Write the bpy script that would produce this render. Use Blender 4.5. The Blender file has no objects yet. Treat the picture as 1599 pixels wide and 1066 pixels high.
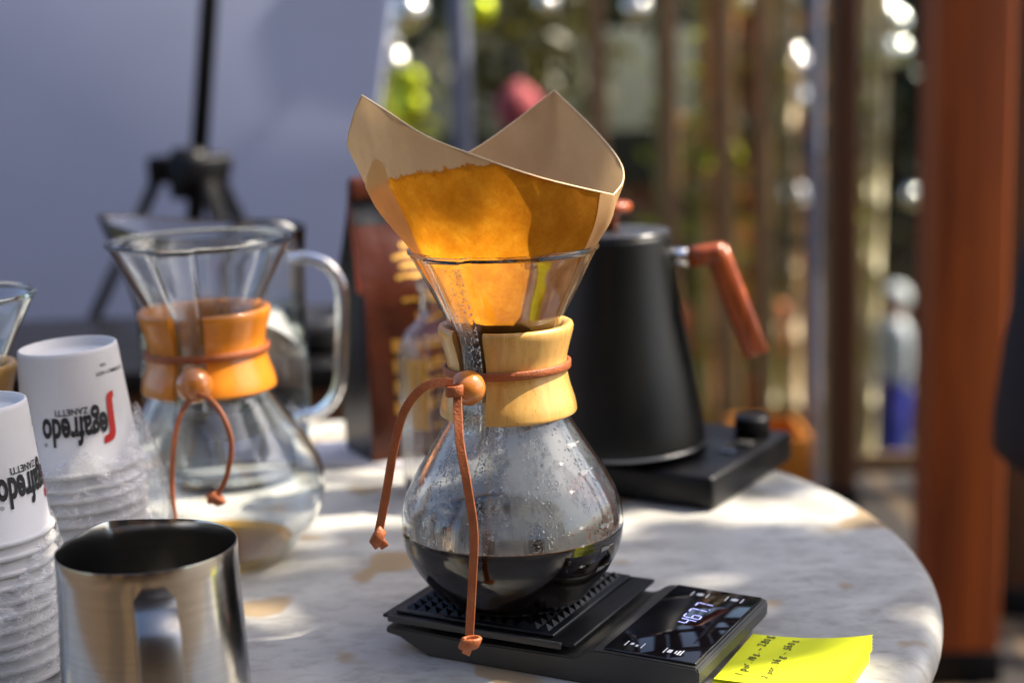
import bpy, bmesh, math, random
import numpy as np
from mathutils import Vector, Matrix, noise
R = math.radians
sc = bpy.context.scene
col = sc.collection
random.seed(7)
T = 0.75                                     # height of the table top

# ---------------------------------------------------------------- camera
cam_d = bpy.data.cameras.new('camera')
cam = bpy.data.objects.new('camera', cam_d)
col.objects.link(cam)
sc.camera = cam
cam_d.sensor_width = 36.0
cam_d.lens = 54.03
cam_d.clip_start = 0.05
cam_d.clip_end = 500
_p, _r = R(10.5), R(1.9)
_fw = Vector((0, math.cos(_p), -math.sin(_p)))
_up = Vector((0, math.sin(_p), math.cos(_p)))
_rt = Vector((1, 0, 0))
_rt2 = _rt * math.cos(_r) - _up * math.sin(_r)
_up2 = _up * math.cos(_r) + _rt * math.sin(_r)
_m = Matrix((_rt2, _up2, -_fw)).transposed().to_4x4()
_m.translation = Vector((0, 0, T + 0.3577))
cam.matrix_world = _m
cam_d.dof.use_dof = True
cam_d.dof.focus_distance = 0.885
cam_d.dof.aperture_fstop = 3.5
cam_d.dof.aperture_blades = 0

# ---------------------------------------------------------------- world, sun, exposure
SUN_AZ, SUN_EL = R(80), R(50)                # azimuth measured from +Y towards +X
S = Vector((math.sin(SUN_AZ) * math.cos(SUN_EL), math.cos(SUN_AZ) * math.cos(SUN_EL), math.sin(SUN_EL)))
world = bpy.data.worlds.new('World')
sc.world = world
world.use_nodes = True
wn = world.node_tree.nodes
bg = wn['Background']
sky = wn.new('ShaderNodeTexSky')
sky.sky_type = 'NISHITA'
sky.sun_disc = False
sky.sun_elevation = SUN_EL
sky.sun_rotation = SUN_AZ
world.node_tree.links.new(sky.outputs[0], bg.inputs[0])
sky.air_density = 0.7
sky.dust_density = 2.5
sky.ozone_density = 0.6
bg.inputs[1].default_value = 0.15
sun_d = bpy.data.lights.new('sun', 'SUN')
sun_d.energy = 5.0
sun_d.angle = R(0.53)
sun_d.color = (1.0, 0.90, 0.75)
sun = bpy.data.objects.new('sun', sun_d)
col.objects.link(sun)
sun.rotation_euler = S.to_track_quat('Z', 'Y').to_euler()
sun.location = (3, 2, 5)
sc.view_settings.view_transform = 'Standard'
sc.view_settings.look = 'None'
sc.view_settings.exposure = 1.22
sc.view_settings.gamma = 1.0
sc.cycles.max_bounces = 20
sc.cycles.transparent_max_bounces = 40
sc.cycles.transmission_bounces = 16
sc.cycles.glossy_bounces = 8
sc.cycles.diffuse_bounces = 4
sc.cycles.sample_clamp_indirect = 6.0
sc.cycles.use_denoising = True

# ---------------------------------------------------------------- node materials
MATS = {}
def new_mat(name):
    m = bpy.data.materials.new(name)
    m.use_nodes = True
    nt = m.node_tree
    for n in list(nt.nodes):
        nt.nodes.remove(n)
    out = nt.nodes.new('ShaderNodeOutputMaterial')
    MATS[name] = m
    return m, nt, out
def N(nt, t, **kw):
    n = nt.nodes.new(t)
    for k, v in kw.items():
        if k.startswith('i_'):
            n.inputs[k[2:].replace('_', ' ')].default_value = v
        else:
            setattr(n, k, v)
    return n
def c4(c):
    return (c[0], c[1], c[2], 1.0)
def coords(nt, scale=(1, 1, 1), space='Object'):
    tc = N(nt, 'ShaderNodeTexCoord')
    mp = N(nt, 'ShaderNodeMapping')
    mp.inputs['Scale'].default_value = scale
    nt.links.new(tc.outputs[space], mp.inputs[0])
    return mp.outputs[0]
def noise_ramp(nt, vec, scale, stops, detail=6, rough=0.6, dist=0.0):
    nz = N(nt, 'ShaderNodeTexNoise')
    nz.inputs['Scale'].default_value = scale
    nz.inputs['Detail'].default_value = detail
    nz.inputs['Roughness'].default_value = rough
    nz.inputs['Distortion'].default_value = dist
    nt.links.new(vec, nz.inputs['Vector'])
    rp = N(nt, 'ShaderNodeValToRGB')
    e = rp.color_ramp.elements
    while len(e) < len(stops):
        e.new(0.5)
    for k, (p, c) in enumerate(stops):
        e[k].position = p
        e[k].color = c4(c)
    nt.links.new(nz.outputs[0], rp.inputs[0])
    return rp.outputs[0], nz.outputs[0]
def pbr(name, c, rough=0.5, metal=0.0, c2=None, nscale=30, stretch=(1, 1, 1), coat=0.0, bump=0.0, bscale=200, spec=0.5, emit=None, estr=0, space='Object', lohi=(0.3, 0.7)):
    m, nt, out = new_mat(name)
    b = N(nt, 'ShaderNodeBsdfPrincipled')
    b.inputs['Base Color'].default_value = c4(c)
    b.inputs['Roughness'].default_value = rough
    b.inputs['Metallic'].default_value = metal
    b.inputs['Coat Weight'].default_value = coat
    b.inputs['Coat Roughness'].default_value = 0.08
    b.inputs['Specular IOR Level'].default_value = spec
    if emit:
        b.inputs['Emission Color'].default_value = c4(emit)
        b.inputs['Emission Strength'].default_value = estr
    v = coords(nt, stretch, space)
    if c2:
        cc, f = noise_ramp(nt, v, nscale, [(lohi[0], c), (lohi[1], c2)])
        nt.links.new(cc, b.inputs['Base Color'])
    if bump:
        nz = N(nt, 'ShaderNodeTexNoise')
        nz.inputs['Scale'].default_value = bscale
        nz.inputs['Detail'].default_value = 4
        nt.links.new(v, nz.inputs['Vector'])
        bp = N(nt, 'ShaderNodeBump')
        bp.inputs['Strength'].default_value = bump
        bp.inputs['Distance'].default_value = 0.002
        nt.links.new(nz.outputs[0], bp.inputs['Height'])
        nt.links.new(bp.outputs[0], b.inputs['Normal'])
    nt.links.new(b.outputs[0], out.inputs[0])
    return m
def wood(name, a, b_, fleck=(0.34, 0.17, 0.045), grain=(90, 90, 6), rough=0.35, coat=0.4, fl=True):
    m, nt, out = new_mat(name)
    b = N(nt, 'ShaderNodeBsdfPrincipled')
    b.inputs['Roughness'].default_value = rough
    b.inputs['Coat Weight'].default_value = coat
    b.inputs['Coat Roughness'].default_value = 0.12
    v = coords(nt, grain)
    cc, f = noise_ramp(nt, v, 1.0, [(0.25, a), (0.5, tuple((x + y) / 2 for x, y in zip(a, b_))), (0.72, b_)], detail=8, rough=0.65, dist=0.6)
    last = cc
    if fl:
        v2 = coords(nt, (grain[0] * 14, grain[1] * 14, grain[2] * 14))
        nz = N(nt, 'ShaderNodeTexNoise')
        nz.inputs['Scale'].default_value = 1.0
        nz.inputs['Detail'].default_value = 2
        nt.links.new(v2, nz.inputs['Vector'])
        mr = N(nt, 'ShaderNodeMapRange')
        mr.inputs[1].default_value = 0.66
        mr.inputs[2].default_value = 0.72
        nt.links.new(nz.outputs[0], mr.inputs[0])
        mx = N(nt, 'ShaderNodeMix', data_type='RGBA')
        nt.links.new(mr.outputs[0], mx.inputs[0])
        nt.links.new(cc, mx.inputs[6])
        mx.inputs[7].default_value = c4(fleck)
        last = mx.outputs[2]
    nt.links.new(last, b.inputs['Base Color'])
    bp = N(nt, 'ShaderNodeBump')
    bp.inputs['Strength'].default_value = 0.08
    bp.inputs['Distance'].default_value = 0.001
    nt.links.new(f, bp.inputs['Height'])
    nt.links.new(bp.outputs[0], b.inputs['Normal'])
    nt.links.new(b.outputs[0], out.inputs[0])
    return m
def schlick(nt, ior):
    # Fresnel reflectance of a surface met from either side
    f0 = ((ior - 1) / (ior + 1)) ** 2
    lw = N(nt, 'ShaderNodeLayerWeight')
    lw.inputs['Blend'].default_value = 0.5
    pw = N(nt, 'ShaderNodeMath', operation='POWER')
    pw.inputs[1].default_value = 5.0
    nt.links.new(lw.outputs['Facing'], pw.inputs[0])
    ma = N(nt, 'ShaderNodeMath', operation='MULTIPLY_ADD')
    ma.inputs[1].default_value = 1 - f0
    ma.inputs[2].default_value = f0
    nt.links.new(pw.outputs[0], ma.inputs[0])
    return ma.outputs[0]
def clear_glass(name, tint=(0.97, 0.985, 0.98), edge=(0.62, 0.68, 0.66), rough=0.0, ior=1.47, bump=0.0, bscale=40, haze=0.0):
    # a thin wall: most light goes straight through, the rest is mirrored by Fresnel; grazing light meets more glass
    m, nt, out = new_mat(name)
    fr = schlick(nt, ior)
    lw = N(nt, 'ShaderNodeLayerWeight')
    lw.inputs['Blend'].default_value = 0.22
    mxc = N(nt, 'ShaderNodeMix', data_type='RGBA')
    nt.links.new(lw.outputs['Facing'], mxc.inputs[0])
    mxc.inputs[6].default_value = c4(tint)
    mxc.inputs[7].default_value = c4(edge)
    tr = N(nt, 'ShaderNodeBsdfTransparent')
    nt.links.new(mxc.outputs[2], tr.inputs[0])
    gl = N(nt, 'ShaderNodeBsdfGlossy')
    gl.inputs['Roughness'].default_value = rough
    if bump:
        nz = N(nt, 'ShaderNodeTexNoise')
        nz.inputs['Scale'].default_value = bscale
        nz.inputs['Detail'].default_value = 3
        nt.links.new(coords(nt), nz.inputs['Vector'])
        bp = N(nt, 'ShaderNodeBump')
        bp.inputs['Strength'].default_value = bump
        bp.inputs['Distance'].default_value = 0.004
        nt.links.new(nz.outputs[0], bp.inputs['Height'])
        nt.links.new(bp.outputs[0], gl.inputs['Normal'])
    mx = N(nt, 'ShaderNodeMixShader')
    nt.links.new(fr, mx.inputs[0])
    nt.links.new(tr.outputs[0], mx.inputs[1])
    nt.links.new(gl.outputs[0], mx.inputs[2])
    last = mx.outputs[0]
    if haze:
        df = N(nt, 'ShaderNodeBsdfDiffuse')
        df.inputs[0].default_value = (0.85, 0.85, 0.86, 1)
        m2 = N(nt, 'ShaderNodeMixShader')
        hz, _ = noise_ramp(nt, coords(nt, (1, 1, 1.6)), 38, [(0.30, (0.12, 0.12, 0.12)), (0.465, (0.22, 0.22, 0.22)), (0.5, (1, 1, 1)), (0.535, (0.2, 0.2, 0.2)), (0.62, (0.5, 0.5, 0.5))], detail=3, rough=0.55, dist=1.8)  # white crease lines put the film's wrinkle highlights into its colour
        hm = N(nt, 'ShaderNodeMath', operation='MULTIPLY')
        hm.inputs[1].default_value = haze
        nt.links.new(hz, hm.inputs[0])
        nt.links.new(hm.outputs[0], m2.inputs[0])
        nt.links.new(last, m2.inputs[1])
        nt.links.new(df.outputs[0], m2.inputs[2])
        last = m2.outputs[0]
    nt.links.new(last, out.inputs[0])
    return m
def solid_glass(name, c=(1, 1, 1), ior=1.47, rough=0.0):
    m, nt, out = new_mat(name)
    g = N(nt, 'ShaderNodeBsdfGlass')
    g.inputs['Color'].default_value = c4(c)
    g.inputs['IOR'].default_value = ior
    g.inputs['Roughness'].default_value = rough
    nt.links.new(g.outputs[0], out.inputs[0])
    return m
def leafy(name, a, b_, trans=0.4, rough=0.4):
    m, nt, out = new_mat(name)
    v = coords(nt)
    cc, f = noise_ramp(nt, v, 9.0, [(0.3, a), (0.7, b_)], detail=2)
    pb = N(nt, 'ShaderNodeBsdfPrincipled')
    pb.inputs['Roughness'].default_value = rough
    tl = N(nt, 'ShaderNodeBsdfTranslucent')
    nt.links.new(cc, pb.inputs['Base Color'])
    nt.links.new(cc, tl.inputs[0])
    mx = N(nt, 'ShaderNodeMixShader')
    mx.inputs[0].default_value = trans
    nt.links.new(pb.outputs[0], mx.inputs[1])
    nt.links.new(tl.outputs[0], mx.inputs[2])
    nt.links.new(mx.outputs[0], out.inputs[0])
    return m

GLASS = solid_glass('carafe_glass', (0.985, 0.995, 0.99))
JUGGLASS = clear_glass('jug_glass', edge=(0.66, 0.74, 0.73))
THICK = solid_glass('thick_glass')
DROP = solid_glass('water_drop', ior=1.33)
FILM = clear_glass('plastic_film', tint=(0.95, 0.955, 0.96), edge=(0.8, 0.81, 0.82), rough=0.10, ior=2.0, bump=1.0, bscale=110, haze=0.42)
PANE = clear_glass('window_glass', tint=(0.9, 0.94, 0.92))
WOOD = wood('pale_collar_wood', (0.80, 0.50, 0.15), (0.58, 0.28, 0.055), grain=(110, 110, 5))
WOOD2 = wood('honey_collar_wood', (0.74, 0.26, 0.014), (0.58, 0.17, 0.008))
BEAD = wood('bead_wood', (0.55, 0.20, 0.035), (0.42, 0.13, 0.02), grain=(40, 40, 90), coat=0.8, rough=0.2, fl=False)
LEATHER = pbr('leather', (0.38, 0.105, 0.026), 0.5, c2=(0.27, 0.066, 0.016), nscale=120, bump=0.3, bscale=700)
COFFEE = pbr('coffee', (0.010, 0.0035, 0.0015), 0.04, spec=0.12)
STEELH = pbr('satin_steel', (0.30, 0.295, 0.29), 0.33, metal=1.0)
STEEL = pbr('steel', (0.58, 0.56, 0.52), 0.17, metal=1.0, c2=(0.46, 0.445, 0.41), nscale=1, stretch=(8, 8, 900), bump=0.012, bscale=1.0)
BLACKP = pbr('black_plastic', (0.006, 0.006, 0.007), 0.33, bump=0.15, bscale=1500, spec=0.26)
RUBBER = pbr('rubber_mat', (0.009, 0.010, 0.013), 0.30, bump=0.2, bscale=900, spec=0.4)
DARKGREY = pbr('grey_plastic', (0.045, 0.044, 0.041), 0.42, bump=0.15, bscale=1500, spec=0.35)
SCREEN = pbr('screen_glass', (0.006, 0.006, 0.008), 0.03, spec=0.6)
LED = pbr('led', (0.1, 0.1, 0.2), 0.5, emit=(0.45, 0.48, 1.0), estr=0.9)
PRINTW = pbr('white_print', (0.75, 0.76, 0.78), 0.6)
PRINTG = pbr('grey_print', (0.50, 0.50, 0.50), 0.6)
INK = pbr('ink', (0.02, 0.02, 0.018), 0.6)
REDINK = pbr('red_ink', (0.62, 0.02, 0.012), 0.5)
CUP = pbr('cup_paper', (0.80, 0.785, 0.755), 0.55, c2=(0.77, 0.75, 0.72), nscale=40, bump=0.05, bscale=900)
NOTE = pbr('yellow_note', (0.76, 0.80, 0.008), 0.7, c2=(0.72, 0.76, 0.007), nscale=14)
KETTLE = pbr('kettle_enamel', (0.007, 0.0075, 0.007), 0.33, c2=(0.009, 0.0095, 0.009), nscale=300, bump=0.1, bscale=2500, spec=0.32)
REDWOOD = wood('reddish_wood', (0.52, 0.11, 0.018), (0.15, 0.022, 0.005), grain=(190, 190, 12), coat=0.2, fl=False)
CHROME = pbr('chrome', (0.7, 0.7, 0.7), 0.1, metal=1.0)
NAPKIN = pbr('cloth', (0.72, 0.70, 0.76), 0.9, bump=0.4, bscale=900)
BAGM = pbr('bag_foil', (0.085, 0.020, 0.008), 0.3, c2=(0.055, 0.013, 0.006), nscale=20, bump=0.6, bscale=60, spec=0.3)
BAGBLACK = pbr('bag_black', (0.012, 0.011, 0.012), 0.35)
GOLD = pbr('gold_print', (0.62, 0.32, 0.05), 0.35, metal=0.4)
BAGRED = pbr('bag_red', (0.62, 0.07, 0.015), 0.4, c2=(0.7, 0.16, 0.02), nscale=60)
AMBER_GLOW = pbr('amber_glow', (0.95, 0.48, 0.03), 0.5)
BLACKM = pbr('black_metal', (0.005, 0.005, 0.006), 0.4, spec=0.22)

# marble
def marble():
    m, nt, out = new_mat('marble')
    b = N(nt, 'ShaderNodeBsdfPrincipled')
    b.inputs['Roughness'].default_value = 0.34
    v = coords(nt)
    base, f1 = noise_ramp(nt, v, 7.0, [(0.30, (0.33, 0.315, 0.285)), (0.5, (0.48, 0.47, 0.435)), (0.72, (0.62, 0.605, 0.565))], detail=9, rough=0.62, dist=1.4)
    fine, f2 = noise_ramp(nt, coords(nt, (1, 2.2, 1)), 46.0, [(0.33, (0.50, 0.48, 0.44)), (0.52, (1, 1, 1))], detail=7, rough=0.7, dist=0.5)
    mul = N(nt, 'ShaderNodeMix', data_type='RGBA', blend_type='MULTIPLY')
    mul.inputs[0].default_value = 0.65
    nt.links.new(base, mul.inputs[6])
    nt.links.new(fine, mul.inputs[7])
    # brown coffee stains with their own outlines
    st, f3 = noise_ramp(nt, coords(nt, (1, 1.0, 1)), 17.0, [(0.615, (0, 0, 0)), (0.66, (1, 1, 1))], detail=2, rough=0.4)
    sep = N(nt, 'ShaderNodeMath', operation='MULTIPLY')
    nt.links.new(st, sep.inputs[0])
    sep.inputs[1].default_value = 0.8
    mx = N(nt, 'ShaderNodeMix', data_type='RGBA')
    nt.links.new(sep.outputs[0], mx.inputs[0])
    nt.links.new(mul.outputs[2], mx.inputs[6])
    mx.inputs[7].default_value = (0.36, 0.24, 0.11, 1)
    nt.links.new(mx.outputs[2], b.inputs['Base Color'])
    rr = N(nt, 'ShaderNodeMapRange')
    rr.inputs[3].default_value = 0.25
    rr.inputs[4].default_value = 0.5
    nt.links.new(f2, rr.inputs[0])
    nt.links.new(rr.outputs[0], b.inputs['Roughness'])
    bp = N(nt, 'ShaderNodeBump')
    bp.inputs['Strength'].default_value = 0.06
    bp.inputs['Distance'].default_value = 0.002
    nt.links.new(f2, bp.inputs['Height'])
    nt.links.new(bp.outputs[0], b.inputs['Normal'])
    nt.links.new(b.outputs[0], out.inputs[0])
    return m
MARBLE = marble()

def paper_filter_mat():
    m, nt, out = new_mat('filter_paper')
    v = coords(nt)
    sx = N(nt, 'ShaderNodeSeparateXYZ')
    nt.links.new(v, sx.inputs[0])
    nz = N(nt, 'ShaderNodeTexNoise')
    nz.inputs['Scale'].default_value = 260
    nz.inputs['Detail'].default_value = 3
    nt.links.new(v, nz.inputs['Vector'])
    ad = N(nt, 'ShaderNodeMath', operation='MULTIPLY_ADD')
    nt.links.new(nz.outputs[0], ad.inputs[0])
    ad.inputs[1].default_value = 0.008
    tilt = N(nt, 'ShaderNodeMath', operation='MULTIPLY_ADD')   # the water stood higher at the front
    nt.links.new(sx.outputs[1], tilt.inputs[0])
    tilt.inputs[1].default_value = 0.30
    nt.links.new(sx.outputs[2], tilt.inputs[2])
    nt.links.new(tilt.outputs[0], ad.inputs[2])
    mr = N(nt, 'ShaderNodeMapRange')
    mr.inputs[1].default_value = 0.2530
    mr.inputs[2].default_value = 0.2545
    nt.links.new(ad.outputs[0], mr.inputs[0])             # 0 wet, 1 dry
    mot, _ = noise_ramp(nt, v, 75, [(0.28, (0.40, 0.115, 0.004)), (0.5, (0.56, 0.205, 0.009)), (0.72, (0.72, 0.33, 0.022))], detail=10, rough=0.78)
    mot2, _ = noise_ramp(nt, v, 60, [(0.3, (0.58, 0.385, 0.205)), (0.7, (0.68, 0.475, 0.27))], detail=9, rough=0.8)
    wetd = (0.42, 0.17, 0.02)
    cm = N(nt, 'ShaderNodeMix', data_type='RGBA')
    nt.links.new(mr.outputs[0], cm.inputs[0])
    cm.inputs[6].default_value = c4(wetd)
    nt.links.new(mot2, cm.inputs[7])
    ct = N(nt, 'ShaderNodeMix', data_type='RGBA')
    nt.links.new(mr.outputs[0], ct.inputs[0])
    nt.links.new(mot, ct.inputs[6])
    ct.inputs[7].default_value = (0.62, 0.42, 0.20, 1)
    # brown tide line along the upper edge of the wet paper
    td = N(nt, 'ShaderNodeMapRange')
    td.inputs[1].default_value = 0.2505
    td.inputs[2].default_value = 0.2532
    nt.links.new(ad.outputs[0], td.inputs[0])
    inv = N(nt, 'ShaderNodeMath', operation='SUBTRACT')
    nt.links.new(td.outputs[0], inv.inputs[0])
    nt.links.new(mr.outputs[0], inv.inputs[1])
    inv2 = N(nt, 'ShaderNodeMath', operation='MULTIPLY')
    nt.links.new(inv.outputs[0], inv2.inputs[0])
    inv2.inputs[1].default_value = 0.6
    tide = N(nt, 'ShaderNodeMix', data_type='RGBA')
    nt.links.new(inv2.outputs[0], tide.inputs[0])
    nt.links.new(ct.outputs[2], tide.inputs[6])
    tide.inputs[7].default_value = (0.22, 0.06, 0.004, 1)
    fib = N(nt, 'ShaderNodeTexNoise')
    fib.inputs['Scale'].default_value = 1.0
    fib.inputs['Detail'].default_value = 5
    fib.inputs['Roughness'].default_value = 0.7
    nt.links.new(coords(nt, (700, 700, 420)), fib.inputs['Vector'])
    bp = N(nt, 'ShaderNodeBump')
    bp.inputs['Strength'].default_value = 0.35
    bp.inputs['Distance'].default_value = 0.0006
    nt.links.new(fib.outputs[0], bp.inputs['Height'])
    df = N(nt, 'ShaderNodeBsdfDiffuse')
    nt.links.new(cm.outputs[2], df.inputs[0])
    nt.links.new(bp.outputs[0], df.inputs['Normal'])
    tl = N(nt, 'ShaderNodeBsdfTranslucent')
    nt.links.new(tide.outputs[2], tl.inputs[0])
    nt.links.new(bp.outputs[0], tl.inputs['Normal'])
    fm = N(nt, 'ShaderNodeMapRange')
    fm.inputs[3].default_value = 0.80
    fm.inputs[4].default_value = 0.30
    nt.links.new(mr.outputs[0], fm.inputs[0])
    mx = N(nt, 'ShaderNodeMixShader')
    nt.links.new(fm.outputs[0], mx.inputs[0])
    nt.links.new(df.outputs[0], mx.inputs[1])
    nt.links.new(tl.outputs[0], mx.inputs[2])
    nt.links.new(mx.outputs[0], out.inputs[0])
    return m
FILTER = paper_filter_mat()

def fog_mat():
    # condensation on the inside of the glass: patchy thin white mist with clear runs
    m, nt, out = new_mat('condensation_mist')
    v = coords(nt, (48, 48, 3))
    cc, f = noise_ramp(nt, v, 1.0, [(0.40, (0.05, 0.05, 0.05)), (0.52, (1, 1, 1))], detail=5, rough=0.6)
    mu = N(nt, 'ShaderNodeMath', operation='MULTIPLY')
    nt.links.new(cc, mu.inputs[0])
    mu.inputs[1].default_value = 0.5
    tr = N(nt, 'ShaderNodeBsdfTransparent')
    df = N(nt, 'ShaderNodeBsdfDiffuse')
    df.inputs[0].default_value = (0.8, 0.8, 0.8, 1)
    tl = N(nt, 'ShaderNodeBsdfTranslucent')
    tl.inputs[0].default_value = (0.8, 0.8, 0.8, 1)
    m1 = N(nt, 'ShaderNodeMixShader')
    m1.inputs[0].default_value = 0.5
    nt.links.new(df.outputs[0], m1.inputs[1])
    nt.links.new(tl.outputs[0], m1.inputs[2])
    mx = N(nt, 'ShaderNodeMixShader')
    nt.links.new(mu.outputs[0], mx.inputs[0])
    nt.links.new(tr.outputs[0], mx.inputs[1])
    nt.links.new(m1.outputs[0], mx.inputs[2])
    nt.links.new(mx.outputs[0], out.inputs[0])
    return m
FOG = fog_mat()

def amber_liquid(name, c):
    m, nt, out = new_mat(name)
    tr = N(nt, 'ShaderNodeBsdfTransparent')
    tr.inputs[0].default_value = c4(c)
    gl = N(nt, 'ShaderNodeBsdfGlossy')
    gl.inputs['Roughness'].default_value = 0.02
    fr = schlick(nt, 1.33)
    mx = N(nt, 'ShaderNodeMixShader')
    nt.links.new(fr, mx.inputs[0])
    nt.links.new(tr.outputs[0], mx.inputs[1])
    nt.links.new(gl.outputs[0], mx.inputs[2])
    nt.links.new(mx.outputs[0], out.inputs[0])
    return m
AMBERLIQ = amber_liquid('weak_coffee', (0.93, 0.69, 0.20))
WATER = solid_glass('water', (0.97, 0.995, 0.99), ior=1.33)
FOAM = pbr('coffee_foam', (0.42, 0.22, 0.07), 0.4, c2=(0.16, 0.06, 0.015), nscale=160)

# ---------------------------------------------------------------- mesh helpers
def mesh_obj(name, verts, faces, mat, parent=None, smooth=True, loc=None):
    me = bpy.data.meshes.new(name)
    me.from_pydata([tuple(v) for v in verts], [], faces)
    me.update()
    if smooth:
        me.polygons.foreach_set('use_smooth', [True] * len(me.polygons))
    if mat:
        me.materials.append(mat)
    o = bpy.data.objects.new(name, me)
    col.objects.link(o)
    if parent:
        o.parent = parent
    if loc:
        o.location = loc
    return o
def share(name, me, parent=None, loc=(0, 0, 0), rot=(0, 0, 0), scale=(1, 1, 1)):
    o = bpy.data.objects.new(name, me)
    col.objects.link(o)
    o.parent = parent
    o.location = loc
    o.rotation_euler = rot
    o.scale = scale
    return o
def tag(o, label, cat, group=None, kind=None):
    if label: o['label'] = label
    if cat: o['category'] = cat
    if group: o['group'] = group
    if kind: o['kind'] = kind
    return o
def empty(name, loc, label=None, cat=None, group=None, rz=0):
    o = bpy.data.objects.new(name, None)
    col.objects.link(o)
    o.location = loc
    o.rotation_euler = (0, 0, rz)
    o.empty_display_size = 0.05
    return tag(o, label, cat, group)
def sharp(o, ang=35):
    me = o.data
    bm = bmesh.new(); bm.from_mesh(me)
    for e in bm.edges:
        if len(e.link_faces) == 2 and e.calc_face_angle(0) > R(ang):
            e.smooth = False
    bm.to_mesh(me); bm.free()
    return o
def box_mesh(name, mat, size, bevel=0.0, seg=2, center=(0, 0, 0)):
    bm = bmesh.new()
    bmesh.ops.create_cube(bm, size=1)
    for v in bm.verts:
        v.co = Vector((v.co.x * size[0] + center[0], v.co.y * size[1] + center[1], v.co.z * size[2] + center[2]))
    if bevel:
        bmesh.ops.bevel(bm, geom=list(bm.edges), offset=bevel, segments=seg, affect='EDGES', profile=0.5)
    me = bpy.data.meshes.new(name)
    bm.to_mesh(me); bm.free()
    if bevel:
        me.polygons.foreach_set('use_smooth', [True] * len(me.polygons))
    me.materials.append(mat)
    return me
def box(name, mat, size, loc=(0, 0, 0), parent=None, bevel=0.0, rot=(0, 0, 0), seg=2):
    return share(name, box_mesh(name, mat, size, bevel, seg), parent, loc, rot)
def catmull(pts, n=8, closed=False):
    pts = [Vector(p) for p in pts]
    out = []
    m = len(pts)
    rng = range(m) if closed else range(m - 1)
    for i in rng:
        if closed:
            p0, p1, p2, p3 = pts[(i - 1) % m], pts[i], pts[(i + 1) % m], pts[(i + 2) % m]
        else:
            p1, p2 = pts[i], pts[i + 1]
            p0 = pts[i - 1] if i > 0 else p1 * 2 - p2
            p3 = pts[i + 2] if i + 2 < m else p2 * 2 - p1
        for k in range(n):
            t = k / n
            out.append(0.5 * ((2 * p1) + (p2 - p0) * t + (2 * p0 - 5 * p1 + 4 * p2 - p3) * t * t + (3 * p1 - p0 - 3 * p2 + p3) * t ** 3))
    if not closed:
        out.append(pts[-1])
    return out
def lathe_data(prof, n=64, t0=0.0, t1=2 * math.pi, radial=None, cap=False):
    """prof: (r, z) list; theta 0 faces the camera (-Y), positive turns to +X."""
    full = abs((t1 - t0) - 2 * math.pi) < 1e-6
    cols = n if full else n + 1
    V, F = [], []
    for (r, z) in prof:
        for k in range(cols):
            th = t0 + (t1 - t0) * k / n
            rr = r + (radial(th, z, r) if radial else 0.0)
            V.append((rr * math.sin(th), -rr * math.cos(th), z))
    for i in range(len(prof) - 1):
        for k in range(n):
            a = i * cols + k
            b = i * cols + (k + 1) % cols
            F.append((a, b, b + cols, a + cols))
    if cap and not full:
        F.append(tuple(i * cols for i in range(len(prof))))
        F.append(tuple(i * cols + n for i in reversed(range(len(prof)))))
    return V, F
def lathe(name, prof, mat, parent=None, n=64, loc=None, **kw):
    V, F = lathe_data(prof, n, **kw)
    return mesh_obj(name, V, F, mat, parent, loc=loc)
def sweep(name, pts, mat, parent=None, r=None, rect=None, sides=10, up=Vector((0, -1, 0)), radii=None, caps=True, closed=False, axis=None):
    pts = [Vector(p) for p in pts]
    if rect:
        w, h = rect[0] / 2, rect[1] / 2
        q = min(w, h) * 0.45
        sec = [(-w + q, -h), (w - q, -h), (w, -h + q), (w, h - q), (w - q, h), (-w + q, h), (-w, h - q), (-w, -h + q)]
    else:
        sec = [(r * math.cos(2 * math.pi * k / sides), r * math.sin(2 * math.pi * k / sides)) for k in range(sides)]
    m = len(sec)
    V, F = [], []
    for i, p in enumerate(pts):
        if closed:
            t = (pts[(i + 1) % len(pts)] - pts[i - 1]).normalized()
        else:
            t = (pts[min(i + 1, len(pts) - 1)] - pts[max(i - 1, 0)]).normalized()
        a = Vector(axis) if axis else t.cross(up)
        if a.length < 1e-5:
            a = t.cross(Vector((1, 0, 0)))
        a.normalize()
        b = a.cross(t).normalized()
        s = radii[i] if radii else 1.0
        for (x, y) in sec:
            V.append(p + a * x * s + b * y * s)
    L = len(pts)
    for i in range(L if closed else L - 1):
        for k in range(m):
            j = (i + 1) % L
            F.append((i * m + k, i * m + (k + 1) % m, j * m + (k + 1) % m, j * m + k))
    if caps and not closed:
        F.append(tuple(reversed(range(m))))
        F.append(tuple((L - 1) * m + k for k in range(m)))
    return mesh_obj(name, V, F, mat, parent)
def text_data(s, size=1.0, offset=0.0, shear=0.0, fit=None):
    cu = bpy.data.curves.new('t', 'FONT')
    cu.body = s
    cu.size = size
    cu.offset = offset
    cu.shear = shear
    cu.resolution_u = 3
    cu.fill_mode = 'BOTH'
    o = bpy.data.objects.new('t', cu)
    col.objects.link(o)
    bpy.context.view_layer.update()
    dg = bpy.context.evaluated_depsgraph_get()
    me = bpy.data.meshes.new_from_object(o.evaluated_get(dg))
    V = [(v.co.x, v.co.y) for v in me.vertices]
    F = [tuple(p.vertices) for p in me.polygons]
    bpy.data.objects.remove(o)
    bpy.data.curves.remove(cu)
    bpy.data.meshes.remove(me)
    x0 = min(v[0] for v in V); x1 = max(v[0] for v in V)
    k = (fit / (x1 - x0)) if fit else 1.0
    return [((x - x0) * k, y) for x, y in V], F, (x1 - x0) * k

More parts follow.
